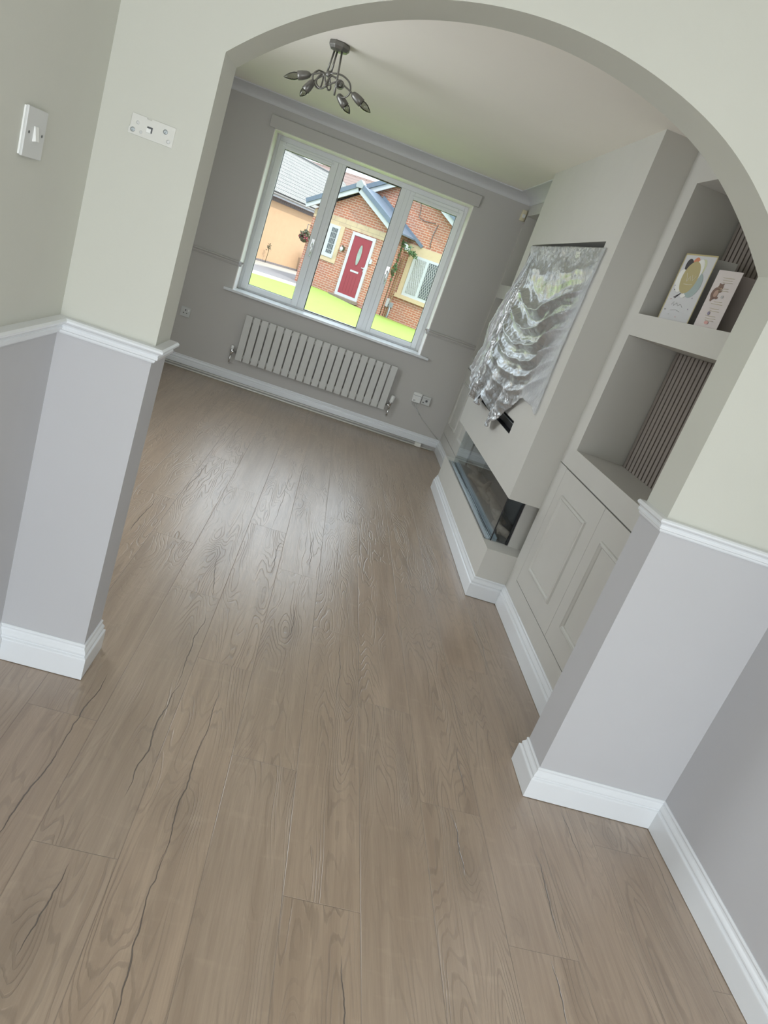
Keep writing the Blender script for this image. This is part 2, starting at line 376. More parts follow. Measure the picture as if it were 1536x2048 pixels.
m.add([(XB, YBn, ZB1), (XE, YBn, ZB1), (XE, YBf, ZB1), (XB, YBf, ZB1)], [(0, 3, 2, 1)])
m.add([(XB, YBn, ZC - .001), (XE, YBn, ZC - .001), (XE, YBf, ZC - .001), (XB, YBf, ZC - .001)], [(0, 3, 2, 1)])
bmesh.ops.remove_doubles(m.bm, verts=m.bm.verts[:], dist=1e-5)
o = st(m.build('wall_chimney_breast', PB, rn=False)); o['label'] = 'projecting pale stone chimney breast with a television recess'
# hearth plinth and back-up columns of the fireplace opening
m = MB(); m.box(XB, XE, YBn, YBf, 0, ZP); m.box(1.286, XE, YBn + .142, YBn + .20, ZP, ZB1); m.box(1.286, XE, YBf - .20, YBf - .142, ZP, ZB1)
st(m.build('wall_hearth', PB))
# alcove faces: flush strips and header around each recess
def alcove(tag_, y0, y1, oy0, oy1, zt):
    m = MB()
    m.box(XK, XE, y0, oy0, ZK, ZC); m.box(XK, XE, oy1, y1, ZK, ZC)
    m.box(XK, XE, oy0, oy1, zt, ZC)
    m.mi = 0
    bmesh.ops.remove_doubles(m.bm, verts=m.bm.verts[:], dist=1e-5)
    return st(m.build('wall_alcove_' + tag_, PB))
NEAR = (YT, YBn, .270, 1.397, 2.225); FAR = (YBf, YW, 3.55, 4.695, 2.243)
alcove('near', *NEAR); alcove('far', *FAR)

# ---------------------------------------------------------------- skirting boards, dado rails, coving
sweep('sk', SK, [(XL, YR), (XL, 0), (XLi, 0), (XLi, YT), (XM, YT)], [(0, 1, 'baseboard_left'), (1, 4, 'baseboard_arch_left')], GL, -1)
sweep('sk', SK, [(XRc, YR), (XRc, 0), (XRi, 0), (XRi, YT), (XK, YT), (XK, YBn), (XB, YBn), (XB, YBf), (XK, YBf), (XK, YW), (XM, YW), (XM, YT)],
      [(0, 1, 'baseboard_right'), (1, 4, 'baseboard_arch_right'), (4, 5, 'baseboard_near_alcove'), (5, 8, 'baseboard_hearth'), (8, 9, 'baseboard_far_alcove'), (10, 11, 'baseboard_living_left')], GL, 1)
SKF = [(o, max(z, .040)) for o, z in SK]
sweep('sk', SKF, [(XK, YBf), (XK, YW), (XM, YW), (XM, YT)], [(1, 2, 'baseboard_far')], GL, 1)
sweep('dd', DD, [(XL, YR), (XL, 0), (XLi, 0), (XLi, YT + .0)], [(0, 1, 'trim_1'), (1, 3, 'trim_2')], GL, -1)
sweep('dd', DD, [(XRc, YR), (XRc, 0), (XRi, 0), (XRi, YT)], [(0, 1, 'trim_3'), (1, 3, 'trim_4')], GL, 1)
DDG = PF
sweep('dd', DD, [(XM, YW), (ox0 + .012, YW), (ox0 + .012, YW + .05)], [(0, 1, 'trim_5')], DDG, -1)
sweep('dd', DD, [(XK, YW), (ox1 - .012, YW), (ox1 - .012, YW + .05)], [(0, 1, 'trim_6')], DDG, 1)
# little white returns of the dado at the window edges
for nm, xa, sgn in (('trim_7', ox0, 1), ('trim_8', ox1, -1)):
    m = MB(); m.prism([(YW - .030, DZ0 + .045), (YW - .030, DZ0 + .036), (YW - .020, DZ0 + .024), (YW - .012, DZ0 + .006), (YW - .004, DZ0), (YW + .03, DZ0), (YW + .03, DZ0 + .045)], 'x', min(xa, xa + sgn * .022), max(xa, xa + sgn * .022))
    st(m.build(nm, GL))
# coving
CP = [(0, ZC - .076)] + [(.004, ZC - .076)] + [(.13 * (1 - math.cos(a)) + .004 - .0, ZC - .076 + .068 * math.sin(a)) for a in [i * math.pi / 2 / 10 for i in range(1, 11)]] + [(.134, ZC), (0, ZC)]
sweep('cv', CP, [(XM, YT), (XM, YW), (XK, YW), (XK, YBf)], [(0, 1, 'trim_9'), (1, 2, 'trim_10'), (2, 3, 'trim_11')], CV, -1)
# pelmet board over the window
st(MB().box(-.988, .888, YW - .028, YW, 2.172, 2.265).build('trim_12', PF, bevel=.003))

# ---------------------------------------------------------------- the window
w = thing('window_1', 'three-light white plastic window over the radiator', None, (0, YF, 0), kind='structure'); q = Loc(0, YF, 0)
m = MB()
m.box(*q.b(ox0, ox0 + .031, YF, YF + .06, oz0, oz1)).box(*q.b(ox1 - .037, ox1, YF, YF + .06, oz0, oz1))
m.box(*q.b(ox0 + .031, ox1 - .037, YF, YF + .06, oz1 - .047, oz1)).box(*q.b(ox0 + .031, ox1 - .037, YF, YF + .06, oz0, oz0 + .016))
m.build('window_frame', UP, w, .003)
for a, b in ((-.372, -.304), (.215, .302)):
    m = MB(); m.box(*q.b(a, b, YF - .004, YF + .06, oz0 + .016, oz1 - .047)); mid = (a + b) / 2
    m.box(*q.b(mid - .006, mid + .006, YF - .009, YF - .003, oz0 + .016, oz1 - .047)); m.build('mullion', UP, w, .002)
# reveal lining and window board
m = MB()
m.box(*q.b(ox0 - .001, ox0 + .006, YW - .001, YF, oz0, oz1)).box(*q.b(ox1 - .006, ox1 + .001, YW - .001, YF, oz0, oz1)).box(*q.b(ox0, ox1, YW - .001, YF, oz1 - .006, oz1 + .0))
m.build('reveal_lining', RV, w)
bx('window_sill', GL, q.b(-1.012, .928, YW - .052, YF, .800, .823), w, .006)
def pane(a, b, c, d, par, x0=.006):
    m = MB()
    for (p0, p1, p2, p3) in ((a - .004, a + .003, c, d), (b - .003, b + .004, c, d), (a, b, c - .004, c + .003), (a, b, d - .003, d + .004)): m.box(*q.b(p0, p1, YF + .0, YF + .028, p2, p3))
    m.build('gasket', BK, par)
    bx('pane', GLS, q.b(a, b, YF + .016, YF + .020, c, d), par)
def sash(x0, x1, gx0, gx1, gz0, gz1, hx):
    z0, z1 = oz0 + .016, oz1 - .047
    m = MB(); m.box(*q.b(x0, gx0, YF - .016, YF + .03, z0, z1)).box(*q.b(gx1, x1, YF - .016, YF + .03, z0, z1)).box(*q.b(gx0, gx1, YF - .016, YF + .03, z0, gz0)).box(*q.b(gx0, gx1, YF - .016, YF + .03, gz1, z1))
    s_ = m.build('sash', UP, w, .004)
    pane(gx0, gx1, gz0, gz1, s_)
    m = MB(); m.box(*q.b(gx0 - .02, gx1 + .02, YF - .026, YF - .014, gz1 + .016, gz1 + .026)).box(*q.b(gx0 - .02, gx1 + .02, YF - .021, YF - .014, gz1 + .032, gz1 + .038)); m.build('trickle_vent', UP, s_, .002)
    m = MB(); m.box(*q.b(hx - .013, hx + .013, YF - .030, YF - .014, 1.385, 1.455)); m.tube([q.p(hx, YF - .03, 1.42), q.p(hx, YF - .055, 1.42), q.p(hx + .004, YF - .058, 1.40), q.p(hx + .006, YF - .056, 1.34), q.p(hx + .006, YF - .05, 1.30)], [.008, .009, .009, .008, .007]); m.build('handle', CH, s_)
    return s_
sash(-.909, -.372, -.850, -.430, .885, 2.072, -.395)
sash(.302, .811, .345, .762, .878, 2.064, .324)
pane(-.300, .213, .836, 2.119, w)

# ---------------------------------------------------------------- radiator
r = thing('radiator', 'wide pale grey radiator of twenty flat upright panels under the window', 'radiator', (-.03, 4.66, .244)); q = Loc(-.03, 4.66, .244)
for i in range(20):
    x = -.752 + i * .07245
    m = MB(); m.prism([(x + .002, 4.650), (x, 4.655), (x, 4.665), (x + .062, 4.665), (x + .062, 4.655), (x + .060, 4.650)], 'z', .244, .658)
    for v in m.bm.verts: v.co -= Vector((-.03, 4.66, .244))
    m.build('panel', RD, r)
for z in (.285, .62): MB().box(*q.b(-.755, .69, 4.667, 4.695, z - .018, z + .018)).build('header_pipe', RD, r, .006)
for x in (-.55, .5):
    for z in (.33, .58): MB().box(*q.b(x - .015, x + .015, 4.69, YW, z - .02, z + .02)).build('wall_bracket', RD, r)
m = MB(); m.lathe([(.011, 0), (.011, .02), (.014, .022), (.014, .04), (.009, .042)], q.p(-.757, 4.675, .30), (-1, 0, 0)); m.lathe([(.011, -.03), (.013, -.01), (.013, .02), (.009, .03)], q.p(-.797, 4.675, .30), (0, 0, 1)); m.tube([q.p(-.797, 4.675, .28), q.p(-.797, 4.675, .205), q.p(-.797, 4.69, .19), q.p(-.797, YW, .188)], .0075)
lv = m.build('lockshield_valve', CH, r)
MB().lathe([(.012, 0), (.014, .004), (.014, .028), (.010, .032)], q.p(-.797, 4.675, .325), (0, 0, 1)).build('valve_cap', WP, lv)
m = MB(); m.lathe([(.011, 0), (.011, .02), (.014, .022), (.014, .04), (.009, .042)], q.p(.687, 4.675, .295), (1, 0, 0)); m.lathe([(.011, -.03), (.014, -.01), (.014, .022), (.016, .024), (.016, .032)], q.p(.730, 4.672, .295), (0, 0, 1)); m.tube([q.p(.730, 4.672, .27), q.p(.730, 4.672, .205), q.p(.730, 4.69, .19), q.p(.730, YW, .188)], .0075)
rv = m.build('thermostatic_valve', CH, r)
MB().lathe([(.017, 0), (.020, .006), (.020, .018), (.0185, .020), (.0205, .024), (.0205, .060), (.017, .068), (.001, .070)], q.p(.731, 4.672, .327), (.06, 0, 1)).build('valve_head', WP, rv)

# ---------------------------------------------------------------- small things on the window wall
def faceplate(name, label, cat, x0, x1, z0, z1, d=.012, y=YW, group=None):
    t = thing(name, label, cat, ((x0 + x1) / 2, y, z0), group=group); q = Loc((x0 + x1) / 2, y, z0)
    return t, q
t, q = faceplate('wall_socket', 'small white power socket low on window wall left of radiator', 'socket', -1.326, -1.240, .452, .538)
MB().box(*q.b(-1.326, -1.240, YW - .010, YW, .452, .538)).build('faceplate', WP2, t, .003)
m = MB(); m.box(*q.b(-1.287, -1.279, YW - .0115, YW - .0095, .505, .518)).box(*q.b(-1.302, -1.292, YW - .0115, YW - .0095, .482, .488)).box(*q.b(-1.274, -1.264, YW - .0115, YW - .0095, .482, .488)); m.build('pin_slots', BK, t)
MB().box(*q.b(-1.262, -1.250, YW - .014, YW - .009, .503, .522)).build('rocker', WP, t, .001)
t, q = faceplate('telephone_socket', 'white telephone master box beside radiator with cables below it', 'socket', .908, .995, .398, .490)
MB().box(*q.b(.910, .995, YW - .032, YW, .398, .490)).build('housing', WP, t, .004)
m = MB(); m.box(*q.b(.912, .993, YW - .0335, YW - .031, .462, .464)); m.build('seam', DRK, t); m = MB(); m.box(*q.b(.925, .945, YW - .0335, YW - .031, .415, .419)).box(*q.b(.925, .940, YW - .0335, YW - .031, .408, .410)); m.build('logo', DRK, t)
t2, q = faceplate('broadband_socket', 'white socket box right of the telephone master box', 'socket', 1.003, 1.087, .403, .482)
MB().box(*q.b(1.003, 1.087, YW - .026, YW, .400, .482)).build('housing', WP2, t2, .004)
m = MB(); m.box(*q.b(1.012, 1.078, YW - .0275, YW - .025, .462, .4635)).box(*q.b(1.017, 1.030, YW - .028, YW - .025, .415, .425)).box(*q.b(1.04, 1.06, YW - .028, YW - .025, .43, .45)); m.build('port', DRK, t2)
m = MB()
for k, xx in enumerate((.925, .943, .962, .98)):
    m.tube([(xx, YW - .016, .400), (xx + .003, YW - .012, .37 - .01 * k), (.985 + .005 * k, YW - .006, .335), (1.03, YW - .005, .305 - .004 * k)], .0022, 6)
tag(m.build('telephone_cables', WP2), 'thin pale telephone cables drooping from the white master box', 'cable')
MB()
m = MB(); m.tube([(1.03, YW - .004, .303), (1.075, YW - .004, .262), (1.14, YW - .004, .222), (1.22, YW - .004, .165), (1.288, YW - .006, .122)], .003, 6)
tag(m.build('wall_cable', PF), 'grey cable painted over, slanting down to the corner skirting', 'cable')
# alarm sensor
t = thing('motion_sensor', 'cream motion sensor high in the far right corner', 'sensor', (1.285, YW, 2.24)); q = Loc(1.285, YW, 2.24)
m = MB(); m.prism([(1.262, YW), (1.262, YW - .026), (1.272, YW - .038), (1.296, YW - .038), (1.308, YW - .026), (1.308, YW)], 'z', 2.196, 2.286)
for v in m.bm.verts: v.co -= Vector((1.285, YW, 2.24))
m.build('housing', CRM, t, .003)
MB().box(*q.b(1.271, 1.298, YW - .0405, YW - .036, 2.222, 2.252)).build('lens', WP, t, .002)
# pipes along the floor in front of the skirting
t = thing('heating_pipe', 'upper pale pipe run along skirting under the window', 'pipe', (-.3, YW - .026, .034)); q = Loc(-.3, YW - .026, .034)
MB().tube([q.p(XM + .03, YW - .012, .027), q.p(1.11, YW - .012, .027)], .0065, 10).build('pipe', PIPE, t)
MB().box(*q.b(1.085, 1.145, YW - .050, YW - .0005, .002, .039)).build('joint_cover', PIPE, t, .004)
tag(MB().tube([(XM + .03, YW - .034, .0075), (1.26, YW - .034, .0075)], .0062, 10).build('floor_pipe', PIPE), 'lower pale pipe lying on the floor along the window wall', 'pipe')

# ---------------------------------------------------------------- fireplace
f = thing('electric_fireplace', 'panoramic glass-sided electric fireplace set in the hearth', 'fireplace', (1.23, 2.475, ZP)); q = Loc(1.23, 2.475, ZP)
GX, GY0, GY1 = 1.184, 1.690, 3.262
m = MB(); m.box(*q.b(1.146, GX - .003, GY0, GY1, ZP - .0, ZP + .004)); m.box(*q.b(1.146, 1.151, GY0, GY1, ZP, ZP + .012)); m.box(*q.b(1.168, 1.172, GY0, GY1, ZP, ZP + .010)); m.build('tray', TRAY, f)
m = MB(); m.box(*q.b(GX + .004, GX + .030, GY0 + .01, GY1 - .01, ZP, ZP + .010)); m.box(*q.b(GX + .030, GX + .034, GY0 + .01, GY1 - .01, ZP, ZP + .022)); m.build('inner_trim', TRAY, f)
bx('glass_front', GLF, q.b(GX - .003, GX + .003, GY0, GY1, ZP + .002, ZB1 - .001), f)
bx('glass_side', GLF, q.b(GX + .003, 1.272, GY0 - .0, GY0 + .006, ZP + .002, ZB1 - .001), f)
bx('glass_side', GLF, q.b(GX + .003, 1.272, GY1 - .006, GY1, ZP + .002, ZB1 - .001), f)
m = MB()
for yy in (GY0 - .002, GY1 - .010): m.box(*q.b(1.272, 1.284, yy, yy + .012, ZP, ZB1 - .001))
m.box(*q.b(GX - .005, GX + .001, GY0 - .003, GY0 + .002, ZP, ZB1 - .001)); m.box(*q.b(GX - .006, GX - .002, GY0, GY1, ZP + .001, ZP + .005)); m.build('edge_bar', BK, f)
m = MB(); m.box(*q.b(1.40, 1.42, GY0 + .03, GY1 - .03, ZP, ZB1 - .001)); m.build('back_panel', simple('smoked_back_glass', (.10, .10, .10), .12), f)
m = MB(); m.box(*q.b(GX + .034, 1.40, GY0 + .01, GY1 - .01, ZP + .0, ZP + .008)); m.build('fuel_bed', simple('ember_gravel', (.20, .18, .165), .8, bs=1., bscale=90, bdist=.01, var=.6, vs=120), f)
for k in range(11):
    y = 1.82 + k * .13; x = 1.29 + random.uniform(-.03, .03); a = random.uniform(-.9, .9); L_ = random.uniform(.08, .14)
    d = Vector((math.sin(a) * .6, math.cos(a), random.uniform(.0, .25))).normalized()
    rr = random.uniform(.016, .026); pts = [Vector(q.p(x, y, ZP + .035)) + d * L_ * s for s in (-1, -.6, -.1, .4, 1)]
    MB().tube([p + Vector((random.uniform(-.006, .006), 0, random.uniform(-.004, .006))) for p in pts], [rr * .8, rr, rr * 1.1, rr, rr * .75], 9).build('log', LOGM, f)
# slot under the television with its dark lining and equipment bar
t = thing('soundbar', 'black soundbar in the narrow slot below the plastic sheet', 'speaker', (XB + .07, 2.475, sz0)); q = Loc(XB + .07, 2.475, sz0)
m = MB(); m.box(*q.b(XB + .032, XB + .10, sy0 + .03, sy1 - .03, sz0 + .003, sz0 + .052)); m.build('housing', SLOTB, t, .006)
MB().box(*q.b(XB + .028, XB + .033, sy0 + .05, sy1 - .05, sz0 + .045, sz0 + .049)).build('trim_line', TRAY, t)
m = MB()
m.box(XB + .001, XB + .105, sy0, sy0 + .004, sz0, sz1).box(XB + .001, XB + .105, sy1 - .004, sy1, sz0, sz1).box(XB + .001, XB + .105, sy0, sy1, sz1 - .004, sz1).box(XB + .001, XB + .105, sy0, sy1, sz0, sz0 + .0025).box(XB + .102, XB + .106, sy0, sy1, sz0, sz1)
st(m.build('trim_13', SLOTB))
# television behind the sheet
t = thing('television', 'black flat television in the wall recess behind the plastic sheet', 'television', (XB + .06, 2.485, 1.07)); q = Loc(XB + .06, 2.485, 1.07)
MB().box(*q.b(XB + .045, XB + .085, 1.80, 3.17, 1.105, 1.87)).build('housing', BLK, t, .006)
MB().box(*q.b(XB + .043, XB + .0455, 1.808, 3.162, 1.115, 1.862)).build('screen', simple('black_screen_glass', (.01, .01, .012), .06), t)

# ---------------------------------------------------------------- plastic dust sheet
def lerp_tab(tab, v):
    for (a, b), (c, d) in zip(tab, tab[1:]):
        if v <= c: return b + (d - b) * (v - a) / (c - a) if c > a else d
    return tab[-1][1]
Ltab = [(0, 3.235), (.06, 3.115), (.28, 3.215), (.42, 3.335), (.72, 3.36), (.84, 3.415), (.91, 3.31), (1.0, 2.99)]       # left edge Y by fraction down
Rtab = [(0, 1.655), (.1, 1.655), (.25, 1.665), (.5, 1.680), (.8, 1.660), (1, 1.650)]
Btab = [(0, .845), (.10, .825), (.22, .835), (.30, .905), (.345, .865), (.40, .765), (.47, .770), (.55, .84), (.66, .915), (.80, 1.02), (.86, 1.06), (.93, 1.045), (1.0, 1.02)]
Ttab = [(0, 1.908), (.25, 1.902), (.6, 1.895), (1, 1.884)]
def sheet():
    NU, NV = 190, 230; m = MB(); grid = []
    for j in range(NV + 1):
        v = j / NV; row = []
        for i in range(NU + 1):
            u = i / NU
            zt = lerp_tab(Ttab, u); zb = lerp_tab(Btab, u); z = zt + (zb - zt) * v
            vv = (1.90 - z) / (1.90 - .85)
            yl = lerp_tab(Ltab, max(0, min(1, vv))); yr = lerp_tab(Rtab, max(0, min(1, vv)))
            y = yl + (yr - yl) * u
            # swags hanging between the two taped corners: iso-lines of the summed distance to both corners
            n1 = noise.noise(Vector((y * 3, z * 3, 0))); n2 = noise.noise(Vector((y * 9, z * 9, 3))); n3 = noise.noise(Vector((y * 24, z * 20, 7))); n4 = noise.noise(Vector((y * 60, z * 46, 1)))
            ya = min(y, 3.06); dl = math.hypot(ya - 3.08, (z - 1.86) * .85); dr = math.hypot(y - 1.60, z - 1.90); phi = dl + dr + .045 * n1 + .012 * n2
            cyc = phi * 9.0; fr_ = cyc - math.floor(cyc); rdg = (1 - abs(2 * fr_ - 1)) ** 2.0
            cyc2 = phi * 24 + 1.6 * n1; rdg2 = 1 - abs(2 * (cyc2 - math.floor(cyc2)) - 1)
            top = max(0, min(1, (vv - .06) * 6)); wl = 1 / (1 + math.exp(-(y - 2.84 + .05 * n1) * 22))
            low = max(0, (vv - .72) / .28); er = max(0, min(1, (1 - u) * 7)); er = er * er * (3 - 2 * er)
            A = .052 * top * math.exp(-((vv - .38) / .34) ** 2) * (1 - wl)
            fan = math.atan2(y - 3.02, max(.05, 1.98 - z)); c3 = fan * 7.5 + .6 * n1; f3 = (1 - abs(2 * (c3 - math.floor(c3)) - 1)) ** 1.2
            x = XB - .012 - A * (rdg + .16 * rdg2) - wl * min(1, vv * 2.5) * (.030 * f3 + .006 * math.sin(fan * 60 + 3 * n2))
            x -= .024 * (1 - wl) * min(1, max(0, vv - .45) * 3) * (.5 + .5 * math.sin(y * 19 + z * 9 + 2.5 * n1)) * er
            x -= .016 * n2 * low + .010 * n3 * low + .0045 * n4 * (.25 + low) + .0035 * n3
            x -= .040 * min(1, vv * 1.4) * max(0, 1 - abs((y - 2.75) / .7)) + .035 * wl * min(1, vv)
            x = XB - .010 + (x - XB + .010) * er
            x = min(x, XB - .004)
            y += (1 - er) * (.010 * n2 + .006 * n3)
            row.append(m.bm.verts.new((x, y + .004 * n3 * min(1, v * 8) * er, z + .003 * n4)))
        grid.append(row)
    for j in range(NV):
        for i in range(NU):
            fc = m.bm.faces.new((grid[j][i], grid[j][i + 1], grid[j + 1][i + 1], grid[j + 1][i])); fc.smooth = True
    t = NT('crinkled_clear_polythene'); v = t.obj()
    t.P(Base_Color=t.mix(t.noise(v, 6, 3), (.74, .75, .76), (.90, .91, .92)), Roughness=.23, Metallic=t.m('MULTIPLY', t.mr(t.xyz(v)[1], 1.66, 1.98, .05, .82, True), t.mr(t.xyz(v)[1], 2.95, 3.2, 1, .45, True)))
    h = t.m('ADD', t.noise(v, 15, 5, .6, 1.6), t.m('MULTIPLY', t.noise(v, 60, 2, .5, 1.5), .16)); nrm = t.bump(h, .75, .010)
    tr = t.n('ShaderNodeBsdfTransparent', {'Color': (.93, .94, .95, 1)})
    fr = t.n('ShaderNodeFresnel', {'IOR': 1.6, 'Normal': nrm}).outputs[0]
    fac = t.m('ADD', t.m('ADD', .54, t.m('MULTIPLY', fr, 1.0)), t.mr(t.noise(v, 5, 4, .7), .3, .7, -.12, .22), clamp=True)
    sy = t.xyz(v)[1]; sd = t.m('SUBTRACT', sy, t.m('ADD', 1.63, t.m('MULTIPLY', t.m('SUBTRACT', 1.85, t.xyz(v)[2]), .42)))      # the loose, clearer right-hand side
    fac = t.m('SUBTRACT', fac, t.mr(sd, -.03, .13, .30, 0, True), clamp=True); fac = t.m('SUBTRACT', fac, t.mr(sy, 1.645, 1.72, .25, 0, True), clamp=True)
    t.put(t.b.inputs['Metallic'], t.m('MULTIPLY', t.mr(sd, -.05, .12, .10, .82, True), t.mr(sy, 2.95, 3.2, 1, .45, True)))
    mx = t.n('ShaderNodeMixShader', {0: fac, 1: tr.outputs[0], 2: t.b.outputs[0]}); t.t.links.new(mx.outputs[0], t.out.inputs[0])
    o = m.build('dust_sheet', t.mat, rn=False)
    so = o.modifiers.new('thickness', 'SOLIDIFY'); so.thickness = .0003
    return tag(o, 'crinkled clear plastic sheet taped over the television recess', 'dust sheet')
sheet()

# ---------------------------------------------------------------- alcove cabinets, shelves, slatted panels
def cabinet(label, y0, y1, d0, d1):
    t = thing('alcove_cabinet', label, 'cabinet', (1.45, (y0 + y1) / 2, 0), group='cabinets built into the alcoves'); q = Loc(1.45, (y0 + y1) / 2, 0)
    m = MB(); X1 = 1.59
    m.box(*q.b(XK, X1, y0, y1, 0, .208)); m.box(*q.b(XK, X1, y0, d0 - .002, .208, .857)); m.box(*q.b(XK, X1, d1 + .002, y1, .208, .857)); m.box(*q.b(XK, X1, y0, y1, .862, ZK - .0))
    m.box(*q.b(XK + .03, X1, d0 - .002, d1 + .002, .208, .862))
    m.build('body', CB, t)
    mid = (d0 + d1) / 2
    MB().box(*q.b(XK + .028, XK + .029, d0, d1, .209, .861)).build('shadow_gap', BK, t)
    for a, b in ((d0, mid - .0012), (mid + .0012, d1)):
        dd = MB().box(*q.b(XK, XK + .02, a, b, .212, .8555)).build('door', CB, t)
        pa, pb = (a + .100, b - .108) if a == d0 else (a + .108, b - .100); za, zb = .318, .742
        w_ = .022
        m = MB()
        prof = [(0, 0), (.002, -.009), (.007, -.013), (.010, -.008), (.014, -.011), (.020, -.005), (.022, 0)]
        pts = [(pa, za), (pb, za), (pb, zb), (pa, zb)]; sg = [(1, 1), (-1, 1), (-1, -1), (1, -1)]; rings = []
        for (yy, zz), (su, sw) in zip(pts, sg): rings.append([m.bm.verts.new(q.p(XK + o_ , yy + su * s_, zz + sw * s_)) for s_, o_ in prof])
        for k in range(4):
            A, B = rings[k], rings[(k + 1) % 4]
            for j in range(len(prof) - 1): m.bm.faces.new((A[j], A[j + 1], B[j + 1], B[j]))
        m.build('panel_moulding', CB, dd)
    return t
cabinet('stone-painted alcove cabinet with two moulded doors right of the fireplace', YT, YBn, .249, 1.417)
cabinet('stone-painted alcove cabinet beyond the fireplace, next to the window wall', YBf, YW, 3.53, 4.70)
def shelf(label, y0, y1, z0, z1):
    return tag(MB().box(XK, 1.575, y0, y1, z0, z1).build('alcove_shelf', PB), label, 'shelf', 'thick shelves in the alcoves')
shelf('thick pale shelf carrying the two greeting cards', .270, 1.397, 1.5460, 1.6465)
shelf('thick pale shelf in the alcove beyond the plastic sheet', 3.55, 4.695, 1.531, 1.6465)
SLM = simple('taupe_slat_wood', (.235, .205, .180), .6, var=.08, vs=40); SLB = simple('dark_felt_backing', (.05, .045, .042), .9)
def slats(label, y0, y1, z0, z1):
    t = thing('slatted_wall_panel', label, 'wall panel', (1.575, (y0 + y1) / 2, z0), group='taupe slatted panels lining the alcoves'); q = Loc(1.575, (y0 + y1) / 2, z0)
    MB().box(*q.b(1.575, 1.598, y0, y1, z0, z1)).build('backing', SLB, t)
    m = MB(); y = y0 + .004; 
    while y < y1 - .03: m.box(*q.b(1.558, 1.576, y, y + .029, z0, z1)); y += .040
    m.build('slats', SLM, t, .0015)
slats('taupe slatted panel above cabinet, below the card shelf', .272, 1.395, ZK, 1.545)
slats('taupe slatted panel behind the greeting cards', .272, 1.395, 1.648, 2.223)
slats('taupe slatted panel beyond the breast below the far shelf', 3.552, 4.693, ZK, 1.530)
slats('taupe slatted panel beyond the breast above the far shelf', 3.552, 4.693, 1.648, 2.24)

# ---------------------------------------------------------------- greeting cards
def card(name, label, A, B, h, backB, front, edge, back, art):
    """A hinge corner, B free corner of the front leaf (floor plan), backB free corner of the back leaf"""
    z0 = 1.648; t = thing(name, label, 'greeting card', (A[0], A[1], z0), group=None)
    A3 = Vector((A[0], A[1], 0)); u = (Vector((B[0], B[1], 0)) - A3); wd = u.length; u.normalize(); nrm = Vector((0, 0, 1)).cross(u); nrm = nrm if nrm.x < 0 else -nrm
    ub = Vector((backB[0], backB[1], 0)) - A3; wb = ub.length; ub.normalize(); nb = Vector((0, 0, 1)).cross(ub)
    MB().obox(u * wd / 2 + Vector((0, 0, h / 2)), u, nrm, (0, 0, 1), wd / 2, .0006, h / 2).build('front_leaf', front, t)
    MB().obox(ub * wb / 2 + Vector((0, 0, h / 2)), ub, nb, (0, 0, 1), wb / 2, .0006, h / 2).build('back_leaf', back, t)
    if edge is not None:
        m = MB()
        for cu, cz, hu, hz in ((.003, h / 2, .003, h / 2), (wd - .003, h / 2, .003, h / 2), (wd / 2, h - .003, wd / 2, .003)): m.obox(u * cu + Vector((0, 0, cz)) + nrm * .0008, u, nrm, (0, 0, 1), hu, .0004, hz)
        m.build('gold_border', edge, t)
    lay = [0]
    def shape(nm, pts, mat):
        lay[0] += 1; off = nrm * (.0009 + .00012 * lay[0]); m = MB()
        vs = [u * (a * wd) + Vector((0, 0, b * h)) + off for a, b in pts]
        m.add(vs, [tuple(range(len(vs)))]); o = m.build(nm, mat, t); s_ = o.modifiers.new('ply', 'SOLIDIFY'); s_.thickness = .0002; return o
    def ell(nm, cx, cz, ra, rb, rot, mat, n=28):
        shape(nm, [(cx + math.cos(a) * ra * math.cos(rot) - math.sin(a) * rb * math.sin(rot), cz + (math.cos(a) * ra * math.sin(rot) + math.sin(a) * rb * math.cos(rot)) * wd / h) for a in [2 * math.pi * k / n for k in range(n)]], mat)
    def lines(nm, segs, mat, r=.0008):
        lay[0] += 1; off = nrm * (.0011 + .00012 * lay[0]); m = MB()
        for sg in segs: m.tube([u * (a * wd) + Vector((0, 0, b * h)) + off for a, b in sg], r, 5)
        m.build(nm, mat, t)
    art(shape, ell, lines); return t
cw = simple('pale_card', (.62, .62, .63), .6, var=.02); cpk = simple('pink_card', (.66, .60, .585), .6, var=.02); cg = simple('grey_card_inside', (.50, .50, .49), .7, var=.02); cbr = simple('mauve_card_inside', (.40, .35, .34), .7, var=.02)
gold = simple('gold_print', (.52, .45, .24), .4, .3); black = simple('black_print', (.05, .045, .05), .6); orange = simple('coral_print', (.62, .24, .13), .6); sage = simple('sage_print', (.36, .44, .43), .6); whi = simple('white_print', (.80, .80, .76), .6); lime = simple('pale_lime_print', (.62, .64, .42), .6); brown = simple('brown_print', (.20, .12, .09), .6); tan = simple('tan_print', (.42, .28, .22), .6); faint = simple('faint_grey_print', (.48, .48, .47), .6); plum = simple('plum_print', (.25, .22, .30), .6); rose = simple('rose_print', (.65, .36, .33), .6)
